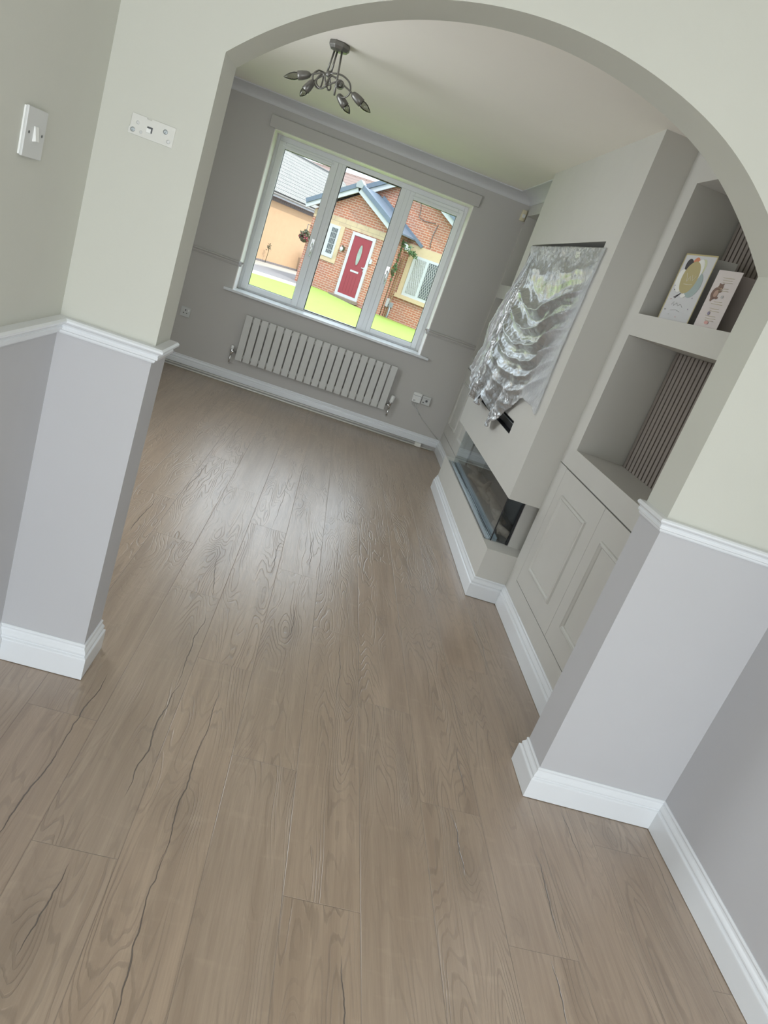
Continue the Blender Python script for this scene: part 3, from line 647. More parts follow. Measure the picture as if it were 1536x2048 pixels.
def art1(shape, ell, lines):
    ell('printed_balloon', .42, .87, .10, .11, -.5, orange); ell('printed_balloon', .27, .80, .12, .17, .5, black)
    ell('printed_balloon', .63, .80, .14, .18, -.35, lime); ell('printed_balloon', .20, .60, .15, .22, .35, whi); ell('printed_balloon', .57, .76, .16, .22, -.2, whi)
    ell('printed_balloon', .66, .56, .20, .24, -.5, sage); ell('printed_balloon', .44, .66, .25, .30, -.1, gold)
    lines('printed_script', [[(.30, .72), (.36, .66), (.40, .60)], [(.40, .60), (.45, .68), (.50, .62)], [(.50, .70), (.56, .62), (.62, .69)], [(.34, .56), (.48, .56), (.60, .57)]], whi)
    shape('printed_bow', [(.38, .40), (.48, .43), (.56, .40), (.50, .36), (.42, .36)], whi)
    lines('printed_string', [[(.38, .42), (.26, .34)], [(.36, .41), (.22, .35)]], black, .0014)
    lines('printed_script', [[(.25, .24), (.30, .29), (.34, .23), (.40, .28), (.46, .24), (.54, .27), (.62, .23)], [(.30, .16), (.45, .18), (.60, .16)]], faint)
    for a, b, c_ in ((.14, .46, black), (.10, .52, plum), (.80, .38, plum), (.16, .32, rose), (.12, .16, black), (.82, .22, plum), (.55, .08, rose), (.30, .10, faint)): ell('printed_dot', a, b, .012, .012, 0, c_, 10)
def art2(shape, ell, lines):
    ell('printed_bear', .26, .60, .15, .17, -.3, brown); ell('printed_bear', .38, .715, .11, .09, 0, brown); ell('printed_bear', .31, .765, .03, .03, 0, brown, 12); ell('printed_bear', .45, .765, .03, .03, 0, brown, 12)
    ell('printed_bear', .31, .60, .085, .10, -.3, tan); ell('printed_bear', .44, .69, .035, .028, 0, tan, 12); ell('printed_bear', .46, .645, .06, .025, .5, brown, 14); ell('printed_bear', .22, .50, .05, .07, 0, brown, 14); ell('printed_bear', .40, .53, .065, .035, .2, brown, 14)
    seg = []
    for k, zz in enumerate((.88, .84, .80, .70, .66, .47, .43, .35, .31, .22, .18, .14)):
        seg.append([(.30 + .04 * (k % 3), zz), (.48, zz - .006), (.78 - .05 * (k % 2), zz)])
    lines('printed_text', seg, gold, .0006)
    ell('printed_motif', .62, .56, .05, .04, 0, faint, 14); ell('printed_motif', .40, .26, .05, .05, 0, plum, 14); ell('printed_motif', .48, .10, .09, .045, 0, rose, 14)
card('greeting_card', 'grey card with printed balloons and gold border on the alcove shelf', (1.35, 1.265), (1.385, 1.040), .287, (1.475, 1.045), cw, gold, cg, art1)
card('greeting_card', 'pink card with a small brown bear standing on the alcove shelf', (1.34, .889), (1.365, .750), .220, (1.45, .785), cpk, None, cbr, art2)

# ---------------------------------------------------------------- ceiling light
cl = thing('ceiling_light', 'dark pewter ceiling light with looping arms and unlit candle bulbs', 'ceiling light', (-.397, 2.35, ZC)); O = Vector((-.397, 2.35, ZC)); q = Loc(*O)
n8 = [(math.cos(math.pi / 8 + k * math.pi / 4), math.sin(math.pi / 8 + k * math.pi / 4)) for k in range(8)]
m = MB(); rings = []
for rad, z in ((.052, 0), (.058, -.004), (.058, -.022), (.046, -.036), (.020, -.042)):
    rings.append([m.bm.verts.new((c_ * rad, s_ * rad, z)) for c_, s_ in n8])
for A, B in zip(rings, rings[1:]):
    for k in range(8): m.bm.faces.new((A[k], A[(k + 1) % 8], B[(k + 1) % 8], B[k]))
m.bm.faces.new(rings[0]); m.bm.faces.new(rings[-1]); m.build('ceiling_plate', PN, cl, .002)
for pts in ([(-.418, 2.365, 2.368), (-.425, 2.37, 2.262)], [(-.402, 2.35, 2.366), (-.403, 2.352, 2.262)], [(-.376, 2.325, 2.368), (-.363, 2.31, 2.262), (-.352, 2.305, 2.163)]):
    MB().tube([q.p(*p) for p in pts], .0050, 8).build('stem', PN, cl)
m = MB(); m.lathe([(.008, -.014), (.015, -.010), (.017, 0), (.014, .012), (.007, .016)], q.p(-.412, 2.355, 2.255), (0, 0, 1)); m.build('hub', PN, cl)
def cr_spline(P, n=10):
    P = [Vector(p) for p in P]; out = []
    for i in range(len(P) - 1):
        p0 = P[max(0, i - 1)]; p1 = P[i]; p2 = P[i + 1]; p3 = P[min(len(P) - 1, i + 2)]
        for k in range(n):
            t_ = k / n; out.append(.5 * ((2 * p1) + (-p0 + p2) * t_ + (2 * p0 - 5 * p1 + 4 * p2 - p3) * t_ ** 2 + (-p0 + 3 * p1 - 3 * p2 + p3) * t_ ** 3))
    return out + [P[-1]]
H = (-.412, 2.355, 2.256)
arms = [
    [H, (-.385, 2.36, 2.20), (-.395, 2.34, 2.184), (-.418, 2.345, 2.215), (-.443, 2.35, 2.248), (-.505, 2.35, 2.219)],
    [H, (-.440, 2.40, 2.262), (-.468, 2.37, 2.257), (-.487, 2.35, 2.230), (-.484, 2.36, 2.204), (-.462, 2.39, 2.184), (-.440, 2.40, 2.190), (-.447, 2.43, 2.250), (-.489, 2.44, 2.211)],
    [H, (-.447, 2.38, 2.250), (-.468, 2.39, 2.222), (-.462, 2.38, 2.195), (-.432, 2.36, 2.180), (-.395, 2.31, 2.200), (-.360, 2.295, 2.224), (-.340, 2.285, 2.218)],
    [H, (-.390, 2.33, 2.262), (-.344, 2.33, 2.269), (-.301, 2.335, 2.255), (-.283, 2.35, 2.228), (-.286, 2.37, 2.202), (-.310, 2.40, 2.186), (-.345, 2.42, 2.205)],
    [H, (-.400, 2.31, 2.205), (-.408, 2.30, 2.190), (-.402, 2.32, 2.232), (-.385, 2.33, 2.250), (-.330, 2.33, 2.232), (-.263, 2.33, 2.208)]]
ends = [((-.505, 2.35, 2.219), (-.635, 2.35, 2.163)), ((-.489, 2.44, 2.211), (-.538, 2.44, 2.116)), ((-.345, 2.295, 2.222), (-.322, 2.19, 2.196)), ((-.340, 2.43, 2.194), (-.252, 2.43, 2.126)), ((-.263, 2.33, 2.208), (-.144, 2.33, 2.153))]
for P, (a, b) in zip(arms, ends):
    P = P[:-1] + [a]
    MB().tube([q.p(*p) for p in cr_spline(P)], .0046, 8).build('arm', PN, cl)
    a = Vector(a); b = Vector(b); d = (b - a).normalized()
    hl = MB().lathe([(.005, -.006), (.014, 0), (.019, .014), (.0225, .040), (.0225, .062), (.0185, .064), (.0170, .050)], a - O, d).build('lamp_holder', PN, cl)
    bl = (b - a).length - .05
    MB().lathe([(.010, .046), (.0175, .064), (.0195, .046 + bl * .38), (.0175, .046 + bl * .58), (.0110, .046 + bl * .80), (.0040, .046 + bl * .95), (.0008, .046 + bl)], a - O, d, 16).build('bulb', BULB, hl)

# ---------------------------------------------------------------- things on the near walls
t = thing('light_switch', 'white surface-mounted light switch on the left wall', 'light switch', (XL, -.350, 1.417)); q = Loc(XL, -.350, 1.417)
MB().box(*q.b(XL, XL + .004, -.388, -.300, 1.418, 1.507)).build('back_box', WP, t, .001)
MB().box(*q.b(XL + .004, XL + .010, -.389, -.299, 1.4165, 1.5085)).build('faceplate', WP2, t, .0015)
MB().prism([(.009, .030), (.017, .033), (.012, .059), (.009, .059)], 'y', -.004, .012).build('rocker', WP, t)
for y in (-.374, -.314): MB().lathe([(.0028, 0), (.0028, .0008), (.0001, .0008)], q.p(XL + .010, y, 1.4625), (1, 0, 0), 10).build('screw', DRK, t)
t = thing('bracket_plate', 'white metal mounting plate screwed to the left pier of the arch', 'bracket', (-.551, 0, 1.541)); q = Loc(-.551, 0, 1.541)
m = MB(); m.prism([(x + .551, z - 1.541) for x, z in ((-.605, 1.541), (-.497, 1.541), (-.497, 1.587), (-.555, 1.587), (-.555, 1.5835), (-.566, 1.5835), (-.566, 1.587), (-.602, 1.587), (-.602, 1.556), (-.605, 1.556))], 'y', -.0035, 0)
m.build('plate', simple('off_white_painted_metal', (.66, .66, .62), .4, var=.01), t, .0006)
for x, z, r_ in ((-.594, 1.551, .0055), (-.585, 1.569, .004), (-.574, 1.551, .0035), (-.519, 1.571, .0055), (-.508, 1.552, .0045)):
    MB().lathe([(r_, 0), (r_, .0012), (r_ * .5, .0016), (.0001, .0008)], q.p(x, -.0035, z), (0, -1, 0), 14).build('screw', TRAY if r_ > .005 else WP2, t)
m = MB(); m.box(*q.b(-.562, -.549, -.0045, -.0036, 1.556, 1.569)); m.build('cutout', DRK, t)
MB().box(*q.b(-.563, -.552, -.0065, -.0040, 1.555, 1.565)).build('tab', WP, t, .001)

# ================================================================ OUTSIDE
def brick(name, c1, c2, mort, vertical=False, sc=1.0):
    t = NT(name); x, y, z = t.xyz(t.obj())[:3]
    v = t.comb(t.m('ADD', x, t.m('MULTIPLY', y, 1.0)), z, 0.)
    if vertical: v = t.comb(z, t.m('ADD', x, y), 0.)
    b = t.n('ShaderNodeTexBrick', {'Vector': v, 'Color1': (*c1, 1), 'Color2': (*c2, 1), 'Mortar': (*mort, 1), 'Scale': 1.0, 'Mortar Size': .011, 'Mortar Smooth': .1, 'Bias': -.1, 'Brick Width': .225 * sc, 'Row Height': .075 * sc})
    dk = t.n('ShaderNodeTexBrick', {'Vector': v, 'Color1': (0, 0, 0, 1), 'Color2': (1, 1, 1, 1), 'Mortar': (0, 0, 0, 1), 'Scale': 1.0, 'Mortar Size': .011, 'Bias': -.35, 'Brick Width': .225 * sc, 'Row Height': .075 * sc})
    col = t.mix(t.mr(t.noise(v, 2.6, 4), .40, .65, 0, .5), b.outputs['Color'], t.mix(.6, b.outputs['Color'], (.25, .17, .15)))
    t.P(Base_Color=col, Roughness=.85); t.bump(b.outputs['Fac'], .5, -.01); return t.mat
BR = brick('red_brick', (0.351, 0.125, 0.0686), (0.294, 0.106, 0.0629), (0.435, 0.312, 0.24))
BRY = brick('old_stock_brick', (0.26, 0.146, 0.078), (0.218, 0.104, 0.0624), (0.312, 0.26, 0.187))
SOL = brick('grey_soldier_brick', (0.156, 0.14, 0.146), (0.114, 0.104, 0.114), (0.25, 0.229, 0.218), True)
STN = simple('cream_cast_stone', (0.446, 0.353, 0.224), .8, var=.08)
STB = brick('cream_stone_blocks', (0.446, 0.353, 0.224), (0.419, 0.326, 0.206), (0.351, 0.279, 0.187), False, 2.0)
def tiles(name, c1, c2, gap, w, h):
    t = NT(name); x, y, z = t.xyz(t.obj())[:3]
    b = t.n('ShaderNodeTexBrick', {'Vector': t.comb(x, y, 0.), 'Color1': (*c1, 1), 'Color2': (*c2, 1), 'Mortar': (*gap, 1), 'Scale': 1.0, 'Mortar Size': .022, 'Mortar Smooth': .3, 'Bias': 0., 'Brick Width': w, 'Row Height': h}, offset=0.)
    t.P(Base_Color=b.outputs['Color'], Roughness=.8); t.bump(b.outputs['Fac'], .8, -.02); return t.mat
TG = tiles('pale_grey_pantile', (.235, .225, .20), (.20, .192, .172), (.07, .07, .068), .17, .30)
TP = tiles('pinkish_concrete_tile', (0.343, 0.234, 0.198), (0.312, 0.224, 0.187), (0.156, 0.104, 0.0884), .9, .28)
SLT = simple('blue_grey_slate', (0.104, 0.135, 0.177), .6, var=.15, vs=8)
REN = simple('apricot_render', (.50, .33, .195), .85, var=.07, vs=5, bs=.3, bscale=30)
WPX = simple('white_exterior_plastic', (0.416, 0.437, 0.458), .35, var=.01)
REDD = simple('crimson_door_paint', (0.208, 0.0182, 0.0286), .35, var=.05)
DGL = simple('dark_leaded_glass', (0.0676, 0.078, 0.0832), .12); NET = simple('net_curtain', (0.286, 0.291, 0.296), .8, var=.35, vs=18)
LEAD = simple('silver_lead_strip', (0.39, 0.4, 0.406), .4, .2)

th = math.radians(30)
house = thing('brick_house', 'red brick house with gabled porch and crimson front door opposite', 'house', (-.227, 23.555, 0), -th)
# porch front wall (pentagon), right cheek, band, windows
def flat(name, poly, y0, y1, mat, par, axis='y'): return MB().prism(poly, axis, y0, y1).build(name, mat, par)
GZ = -.4
flat('porch_gable_wall', [(-1.75, GZ), (1.35, GZ), (1.35, 2.55), (-.2, 3.28), (-1.75, 2.40)], 0, 1.2, BR, house)
flat('stone_band', [(-1.74, 2.15), (1.352, 2.15), (1.352, 2.40), (-1.74, 2.40)], -.012, .002, STB, house)
def bar2(name, a, b, w, y0, y1, mat, par, dz=0):
    (xa, za), (xb, zb) = a, b; d = Vector((xb - xa, zb - za)).normalized(); n_ = Vector((-d.y, d.x)) * w
    return flat(name, [(xa, za + dz), (xb, zb + dz), (xb + n_.x, zb + n_.y + dz), (xa + n_.x, za + n_.y + dz)], y0, y1, mat, par)
AP = (-.2, 3.30)
bar2('bargeboard', (-2.0, 2.33), AP, .16, -.20, -.15, WPX, house); bar2('bargeboard', AP, (1.62, 2.33), .16, -.20, -.15, WPX, house)
bar2('verge_tiles', (-2.02, 2.47), (-.22, 3.45), .14, -.24, -.06, SLT, house); bar2('verge_tiles', (-.18, 3.45), (1.66, 2.47), .14, -.24, -.06, SLT, house)
flat('ridge_cap', [(-.32, 3.43), (-.08, 3.43), (-.06, 3.56), (-.2, 3.68), (-.34, 3.56)], -.26, -.05, simple('pale_ridge_tile', (0.26, 0.281, 0.291), .7), house)
for nm, A_, B_ in (('porch_roof', (-2.0, 2.52), (-.2, 3.5)), ('porch_roof', (-.2, 3.5), (1.62, 2.52))):
    m = MB(); (xa, za), (xb, zb) = A_, B_
    m.prism([(xa, za), (xb, zb), (xb, zb + .05), (xa, za + .05)], 'y', -.08, 1.6); m.build(nm, SLT if xa > -1 else TG, house)
bar2('verge_strip', (-.15, 3.515), (1.62, 2.55), .035, -.06, .14, TP, house)
bar2('gutter_flashing', (-.05, 3.47), (1.95, 2.36), .10, 1.14, 1.19, SLT, house)
# porch little window
f_ = flat('stone_surround', [(-1.03, .92), (-.40, .92), (-.40, 2.15), (-1.03, 2.15)], -.03, .02, STN, house)
wf = flat('window', [(-.99, 1.06), (-.55, 1.06), (-.55, 2.11), (-.99, 2.11)], -.045, -.028, WPX, house)
flat('pane', [(-.85, 1.19), (-.62, 1.19), (-.62, 2.02), (-.85, 2.02)], -.052, -.044, DGL, wf)
m = MB()
for k in range(4): m.box(-.85, -.62, -.056, -.051, 1.30 + k * .19, 1.315 + k * .19)
for xx in (-.79, -.735, -.68): m.box(xx - .004, xx + .004, -.056, -.051, 1.19, 2.02)
m.build('leading', LEAD, wf)
# front door
fd = thing_door = MB(); m = fd
m.box(-.04, .06, -.05, 0, .02, 2.12).box(.78, .87, -.05, 0, .02, 2.12).box(.06, .78, -.05, 0, 2.02, 2.12).box(.06, .78, -.05, 0, .02, .11)
dfr = m.build('door_frame', WPX, house)
dl = MB().box(.06, .78, -.035, 0, .11, 2.02).build('front_door', REDD, house)
m = MB(); pts = []
for k in range(24):
    a = 2 * math.pi * k / 24; pts.append((.44 + .075 * math.cos(a) * 1.0, 1.46 + .33 * math.sin(a) * (1 - .12 * math.cos(a) ** 2)))
m.prism([(.44 + (x - .44) * 1.3, 1.46 + (z - 1.46) * 1.12) for x, z in pts], 'y', -.042, -.034); m.build('glass_surround', simple('darker_crimson_moulding', (0.187, 0.0156, 0.026), .35), dl)
MB().prism(pts, 'y', -.047, -.040).build('door_glass', simple('pale_green_door_glass', (0.218, 0.27, 0.239), .2, var=.4, vs=14), dl)
MB().box(.29, .61, -.045, -.034, .885, .945).build('letterbox', WPX, dl)
m = MB(); m.box(.67, .80, -.060, -.036, 1.10, 1.125).box(.755, .775, -.050, -.034, 1.0, 1.16); m.build('door_handle', WPX, dl)
m = MB()
for xx in (.22, .34, .46, .58): m.box(xx - .006, xx + .006, -.038, -.034, .20, .78)
m.build('door_grooves', simple('groove_crimson', (0.156, 0.013, 0.0208), .4), dl)
flat('stone_step', [(-.10, -.08), (.92, -.08), (.92, .02), (-.10, .02)], -.35, 0, simple('worn_stone_step', (0.187, 0.151, 0.114), .9, var=.25, vs=9), house)
flat('doorbell', [(.885, 1.32), (.96, 1.32), (.96, 1.47), (.885, 1.47)], -.05, 0, WPX, house)
# main gable wall, set back
Y1_ = 1.2
flat('main_gable_wall', [(-1.3, GZ - .1), (3.6, GZ - .1), (3.6, 2.93), (1.08, 4.38), (-1.3, 3.12)], Y1_, Y1_ + 3, BR, house)
flat('stone_band', [(1.36, 2.09), (3.6, 2.09), (3.6, 2.39), (1.36, 2.39)], Y1_ - .02, Y1_ + .002, STN, house)
bar2('bargeboard', (-1.3, 3.05), (1.08, 4.30), .17, Y1_ - .20, Y1_ - .15, WPX, house); bar2('bargeboard', (1.08, 4.30), (3.8, 2.78), .17, Y1_ - .20, Y1_ - .15, WPX, house)
bar2('verge_tiles', (-1.35, 3.20), (1.06, 4.46), .15, Y1_ - .26, Y1_ - .05, SLT, house); bar2('verge_tiles', (1.10, 4.46), (3.85, 2.92), .15, Y1_ - .26, Y1_ - .05, SLT, house)
m = MB(); m.prism([(-1.35, 3.2), (1.08, 4.48), (1.08, 4.54), (-1.35, 3.26)], 'y', Y1_ - .1, Y1_ + 3.2); m.prism([(1.08, 4.48), (3.85, 2.95), (3.85, 3.0), (1.08, 4.54)], 'y', Y1_ - .1, Y1_ + 3.2); m.build('main_roof', SLT, house)
# patch of stock brick at the corner behind the trellis
# main window
sr = MB(); sr.box(1.60, 1.80, Y1_ - .03, Y1_ + .01, .70, 2.09).build('stone_surround', STN, house)
MB().box(1.56, 3.3, Y1_ - .07, Y1_ + .01, .60, .735).build('stone_sill', STN, house)
wf = MB().box(1.80, 3.15, Y1_ - .05, Y1_ - .0, .735, 2.09).build('window', WPX, house)
for a, b in ((1.92, 2.32), (2.43, 2.95)):
    MB().box(a, b, Y1_ - .056, Y1_ - .049, .84, 2.01).build('pane', NET if a < 2 else DGL, wf)
m = MB()
for a, b in ((1.92, 2.32), (2.43, 2.95)):
    wdt = b - a; z0, z1 = .84, 2.01; stp = .16
    k = -12
    while k < 14:
        for sg in (1, -1):
            pts = []
            for tt in range(41):
                xx = a + wdt * tt / 40; zz = 1.42 + sg * (xx - (a + b) / 2) * 1.9 + k * stp
                if z0 <= zz <= z1: pts.append((xx, Y1_ - .058, zz))
            if len(pts) > 1: m.tube([pts[0], pts[-1]], .0075, 4, cap=False)
        k += 1
m.build('leading', LEAD, wf)
m = MB(); m.tube([(1.38, Y1_ - .02, 3.75), (1.47, Y1_ - .02, 3.5), (1.50, Y1_ - .02, 3.27), (1.75, Y1_ - .02, 3.21), (2.17, Y1_ - .02, 3.24)], .009, 6); m.tube([(2.26, Y1_ - .02, 3.24), (2.2, Y1_ - .02, 2.9), (2.22, Y1_ - .02, 2.56), (2.27, Y1_ - .02, 2.47)], .011, 6)
m.build('wall_cable', DRK, house)
MB().box(1.36, 1.45, Y1_ - .1, Y1_, .18, .47).build('meter_box', WPX, house)
m = MB(); m.box(1.50, 1.62, Y1_ - .08, Y1_, .20, .36); m.tube([(1.55, Y1_ - .05, .22), (1.55, Y1_ - .05, -.05), (1.52, Y1_ - .06, -.30)], .032, 8); m.build('waste_pipe', simple('grey_plastic_pipe', (0.218, 0.25, 0.27), .5), house)
m = MB()
for xx in (1.42, 1.50): m.box(xx - .008, xx + .008, Y1_ - .06, Y1_ - .045, -.2, 1.95)
for k in range(10): m.box(1.36, 1.56, Y1_ - .065, Y1_ - .05, .0 + k * .2, .012 + k * .2)
m.build('trellis', simple('tan_trellis_wood', (0.322, 0.234, 0.114), .8), house)
# distant pink-tiled house beyond
ph = thing('pink_roofed_house', 'distant house with a pink tiled roof seen above the porch', 'house', (-1.0, 46.0, .60), -th)
MB().box(-9, 3.2, 0, 5, -1.0, 3.3).build('brick_wall', BR, ph)
rf = MB(); pr_ = math.radians(29); Lq = 4.7; rf.box(-9.3, 3.4, 0, Lq, 0, .06); o = rf.build('tiled_roof', None, ph); o.data.materials.clear(); o.location = (0, -.4, 3.16); o.rotation_euler = (pr_, 0, 0)
t = NT('pink_tile_courses'); x, y, z = t.xyz(t.obj())[:3]
fr_ = t.m('FRACT', t.m('DIVIDE', y, .42)); ln = t.mr(fr_, .0, .22, 1, 0, True)
t.P(Base_Color=t.mix(t.m('MULTIPLY', ln, .75), t.mix(t.noise(t.obj(), 3, 3), (.175, .115, .098), (.21, .15, .125)), (.06, .035, .03)), Roughness=.85); o.data.materials.append(t.mat)
yr_, zr_ = -.4 + Lq * math.cos(pr_), 3.2 + Lq * math.sin(pr_)
MB().tube([(-9.3, yr_, zr_), (3.4, yr_, zr_)], .10, 8).build('ridge_tiles', TP, ph)
MB().box(.35, .75, yr_ - .1, yr_ + .1, zr_ + .02, zr_ + .17).build('ridge_vent', DRK, ph)

# plants and lamp on the porch
def leaves(m, c, r, n, sz, sq=(1, 1, 1)):
    for _ in range(n):
        d = Vector((random.gauss(0, 1), random.gauss(0, 1), random.gauss(0, 1))).normalized() * r * random.uniform(.3, 1)
        p = Vector(c) + Vector((d.x * sq[0], d.y * sq[1], d.z * sq[2])); u = Vector((random.uniform(-1, 1), random.uniform(-1, 1), random.uniform(-1, 1))).normalized(); w = u.orthogonal().normalized()
        s_ = sz * random.uniform(.6, 1.3); m.add([p - u * s_, p - w * s_ * .45, p + u * s_, p + w * s_ * .45], [(0, 1, 2, 3)])
LG = simple('garden_leaf', (0.052, 0.114, 0.0312), .6, var=.4, vs=6); LD = simple('dark_olive_leaf', (0.0624, 0.0676, 0.0312), .6, var=.4, vs=6); FO = simple('orange_petal', (0.442, 0.0936, 0.026), .6); FR = simple('deep_pink_petal', (0.234, 0.0312, 0.052), .6)
def hl(s, y, z):     # house local -> world
    return (-.227 + s * math.cos(th) + y * math.sin(th), 23.555 - s * math.sin(th) + y * math.cos(th), z)
def basket(label, s, y, z, r, fol, flo, nf, wall):
    t = thing('hanging_basket', label, 'plant', hl(s, y, z), -th)
    m = MB(); leaves(m, (0, 0, .03), r, 240, .055, (1, .8, .8)); m.build('foliage', fol, t, rn=False)
    m = MB(); leaves(m, (0, -.06, -.02), r * .9, nf, .05, (1, .5, .7)); m.build('flowers', flo, t, rn=False)
    m = MB(); m.lathe([(.02, -r * .9), (r * .5, -r * .75), (r * .72, -r * .3), (r * .75, -r * .25)], (0, 0, 0), (0, 0, 1)); m.build('bowl', LD, t)
    m = MB(); m.tube([(0, wall, r + .18), (0, 0, r + .2), (0, 0, 0)], .012, 5); m.build('bracket', DRK, t)
basket('flower basket with dark pink blooms hanging left of the porch', -1.68, -.25, 1.42, .22, LD, FR, 60, .25)
basket('flower basket with an orange bloom hanging beside the right window', 1.30, Y1_ - .35, 1.42, .20, LG, FO, 26, .35)
t = thing('climbing_plant', 'leafy climber trailing under the porch eave beside the right window', 'plant', hl(1.5, 1.0, 2.2), -th)
m = MB(); 
for k in range(9): leaves(m, (-.15 + k * .075, -.1, .10 - .03 * k + .05 * math.sin(k * 2)), .10, 26, .05)
for k in range(7): leaves(m, (-.13, -.1, -.1 - k * .17), .06, 14, .045)
m.build('foliage', LG, t, rn=False)
m = MB(); leaves(m, (.12, -.2, .0), .16, 18, .05); m.build('blossom', WPX, t, rn=False)
m = MB(); m.tube([(-.13, -.05, -2.4), (-.12, -.06, -1.2), (-.14, -.05, .0), (.3, -.06, .1)], .012, 6); m.build('stem', LD, t)
t = thing('wall_lantern', 'small ornate lantern between the porch window and crimson door', 'lamp', hl(-.23, -.06, 1.43), -th)
m = MB(); m.box(-.05, .05, 0, .06, -.02, .12); m.tube([(0, .02, .12), (0, -.06, .16), (0, -.08, .1)], .012, 6); m.build('bracket', LD, t)
MB().lathe([(.02, -.06), (.05, -.02), (.06, .05), (.03, .1)], (0, -.08, 0), (0, 0, 1), 8).build('lamp_glass', WPX, t)

# apricot rendered house to the left
r2 = thing('rendered_house', 'apricot rendered house wall with pale grey tiled roof', 'house', (-3.708, 28.792, 0), math.radians(60))
MB().box(-7, 9.0, 0, .3, -.3, 2.28).build('rendered_wall', REN, r2)
MB().box(-7, 9.0, -.03, 0, -.3, .0).build('brick_footing', SOL, r2)
MB().box(-7, 9.0, -.025, .3, 2.28, 2.43).build('soldier_course', SOL, r2)
MB().box(-7, 9.0, -.28, .3, 2.45, 2.47).build('soffit', WPX, r2)
MB().box(-7, 9.0, -.32, -.28, 2.43, 2.56).build('fascia_board', WPX, r2)
m = MB(); m.tube([(-7, -.36, 2.56), (9.0, -.36, 2.56)], .055, 8); m.build('gutter', simple('white_gutter_plastic', (0.374, 0.374, 0.364), .5), r2)
pitch = math.radians(30.06); rf = MB(); Lr = 4.03
rf.box(-7, 9.2, -.0, Lr, 0, .05)
o = rf.build('tiled_roof', TG, r2); o.location = (0, -.42, 2.57); o.rotation_euler = (pitch, 0, 0)
m = MB(); m.tube([(-7, -.42 + Lr * math.cos(pitch), 2.60 + Lr * math.sin(pitch)), (9.2, -.42 + Lr * math.cos(pitch), 2.60 + Lr * math.sin(pitch))], .08, 8); m.build('ridge_tiles', TG, r2)
# wheelie bin against it
def ol(t_, y, z): c_, s_ = math.cos(math.radians(60)), math.sin(math.radians(60)); return (-3.708 + t_ * c_ - y * s_, 28.792 + t_ * s_ + y * c_, z)
t = thing('wheelie_bin', 'dark red wheelie bin against the apricot wall', 'bin', ol(2.95, -.62, -.07), math.radians(60)); RB = simple('dark_red_bin_plastic', (0.156, 0.0156, 0.0208), .45)
m = MB(); m.add([(-.22, -.26, .06), (.22, -.26, .06), (.22, .2, .06), (-.22, .2, .06), (-.28, -.33, .90), (.28, -.33, .90), (.28, .28, .90), (-.28, .28, .90)], [(0, 3, 2, 1), (4, 5, 6, 7), (0, 1, 5, 4), (1, 2, 6, 5), (2, 3, 7, 6), (3, 0, 4, 7)]); m.build('body', RB, t, .01)
MB().box(-.29, .29, -.35, .32, .90, .96).build('lid', RB, t, .015)
for sx in (-1, 1): MB().lathe([(.10, -.03), (.10, .03)], (sx * .24, .22, .10), (1, 0, 0), 18).build('wheel', BK, t)
# little dry plant at the wall foot
t = thing('potted_shrub', 'thin dry shrub growing by the apricot wall', 'plant', ol(.25, -.25, .30))
m = MB(); leaves(m, (0, 0, .25), .16, 60, .035, (.7, .7, 1.2)); m.build('foliage', LD, t, rn=False)
m = MB(); m.tube([(0, 0, -.36), (.02, 0, .1), (0, .02, .3)], .012, 5); m.build('stem', LD, t)

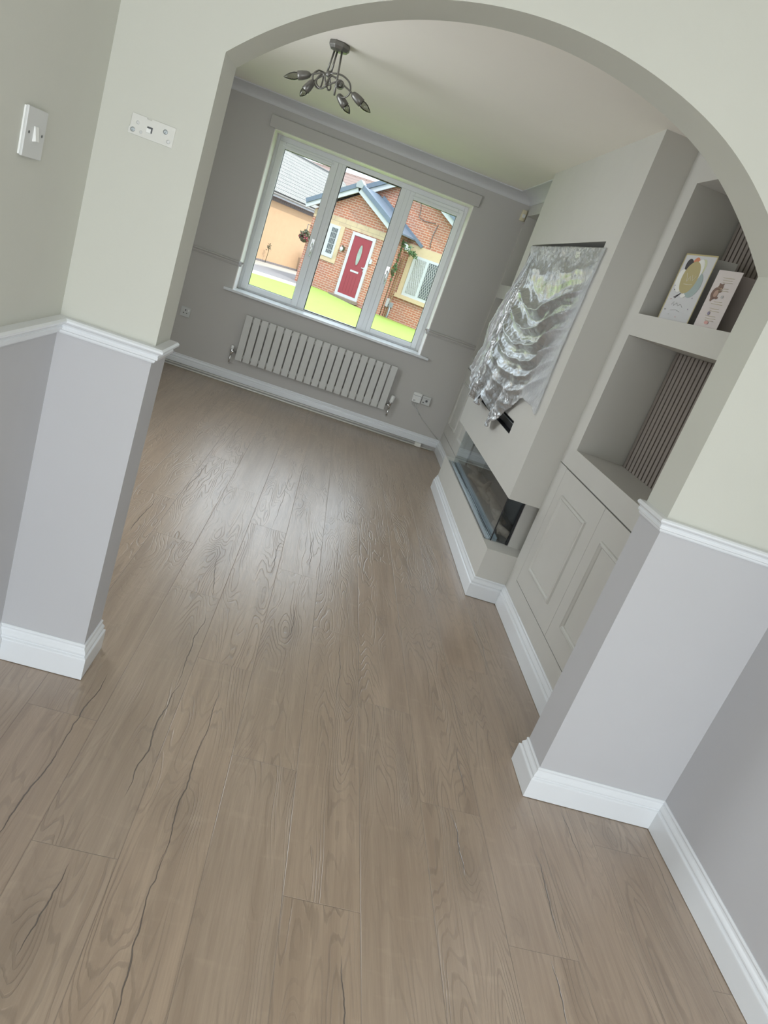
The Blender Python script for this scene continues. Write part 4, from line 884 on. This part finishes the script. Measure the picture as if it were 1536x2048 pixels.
# ground: pale paving, dark path band, lawn
def ground(name, pts, mat, dz, thick=.02):
    m = MB(); n_ = len(pts)
    m.add([(x, y, z + dz) for x, y, z in pts] + [(x, y, z + dz - thick) for x, y, z in pts], [tuple(range(n_)), tuple(range(2 * n_ - 1, n_ - 1, -1))] + [(i, (i + 1) % n_, n_ + (i + 1) % n_, n_ + i) for i in range(n_)])
    return st(m.build(name, mat))
PAV = simple('pale_paving', (0.343, 0.322, 0.281), .9, var=.10, vs=1.2); ASP = simple('grey_asphalt', (0.172, 0.161, 0.161), .9, var=.08)
t = NT('sunlit_lawn'); v = t.pos(); t.P(Base_Color=t.mix(t.noise(v, 3, 5, .7), (0.166, 0.26, 0.0364), (0.27, 0.354, 0.0676)), Roughness=.9); t.bump(t.noise(v, 60, 3), .6, .03); LAWN = t.mat
m = MB(); m.box(-60, 60, YW + .32, 70, -.42, -.40); st(m.build('ground', PAV))

def ry(az, el, z): D = (1.46 - z) / -el; return (az * D, -1.9446 + D, z)
ground('trim_15', [ry(-.30, -.0555, -.075), ry(-.12, -.0555, -.075), ry(-.0613, -.0506, -.075), ry(-.03, -.0490, -.075), ry(-.03, -.0600, -.075), ry(-.0625, -.0610, -.075), ry(-.12, -.0627, -.075), ry(-.30, -.064, -.075)], ASP, 0, .03)
def zl(x, y): return -.03 if x < -.4 else (-.03 - .15 * min(1, (x + .4) / 2.0))
front = [hl(s, -.03, 0) for s in (-1.0, -.6, -.1)] + [hl(s, -.42, 0) for s in (.0, .9)] + [hl(1.34, -.03, 0), hl(1.36, .5, 0), hl(1.36, Y1_ - .02, 0), hl(2.5, Y1_ - .02, 0), hl(3.9, Y1_ - .02, 0)]
left = [ry(-.30, -.075, -.06), ry(-.16, -.0690, -.06), ry(-.12, -.0688, -.06), ry(-.095, -.0676, -.06), ry(-.0625, -.0660, -.05), ry(-.045, -.063, -.04)]
def inside_z(x, y): return zl(x, y)
pv = [(p[0], p[1] - .3, -.08) for p in left] + [(front[0][0], front[0][1] + .1, -.08), (-1.2, 26.5, -.08), (-1.6, 34, -.08), (-30, 34, -.08), (-30, 18, -.08)]
ground('trim_14', pv, PAV, 0, .3)
# lawn as a fine height grid clipped by the outline
m = MB(); outl = [(p[0], p[1]) for p in left + front] + [(30, 12), (30, 5.3), (-30, 5.3)]
vs = [m.bm.verts.new((x, y, 0)) for x, y in outl]; m.bm.faces.new(vs)
bmesh.ops.triangulate(m.bm, faces=m.bm.faces[:])
for k in range(-12, 14):
    bmesh.ops.bisect_plane(m.bm, geom=m.bm.verts[:] + m.bm.edges[:] + m.bm.faces[:], plane_co=(k * .5, 0, 0), plane_no=(1, 0, 0))
for v_ in m.bm.verts: v_.co.z = zl(v_.co.x, v_.co.y)
o = tag(m.build('lawn', LAWN), 'bright green mown lawn in front of the brick house', 'grass', kind='stuff')
for nm, col_, rgh in ():
    pass
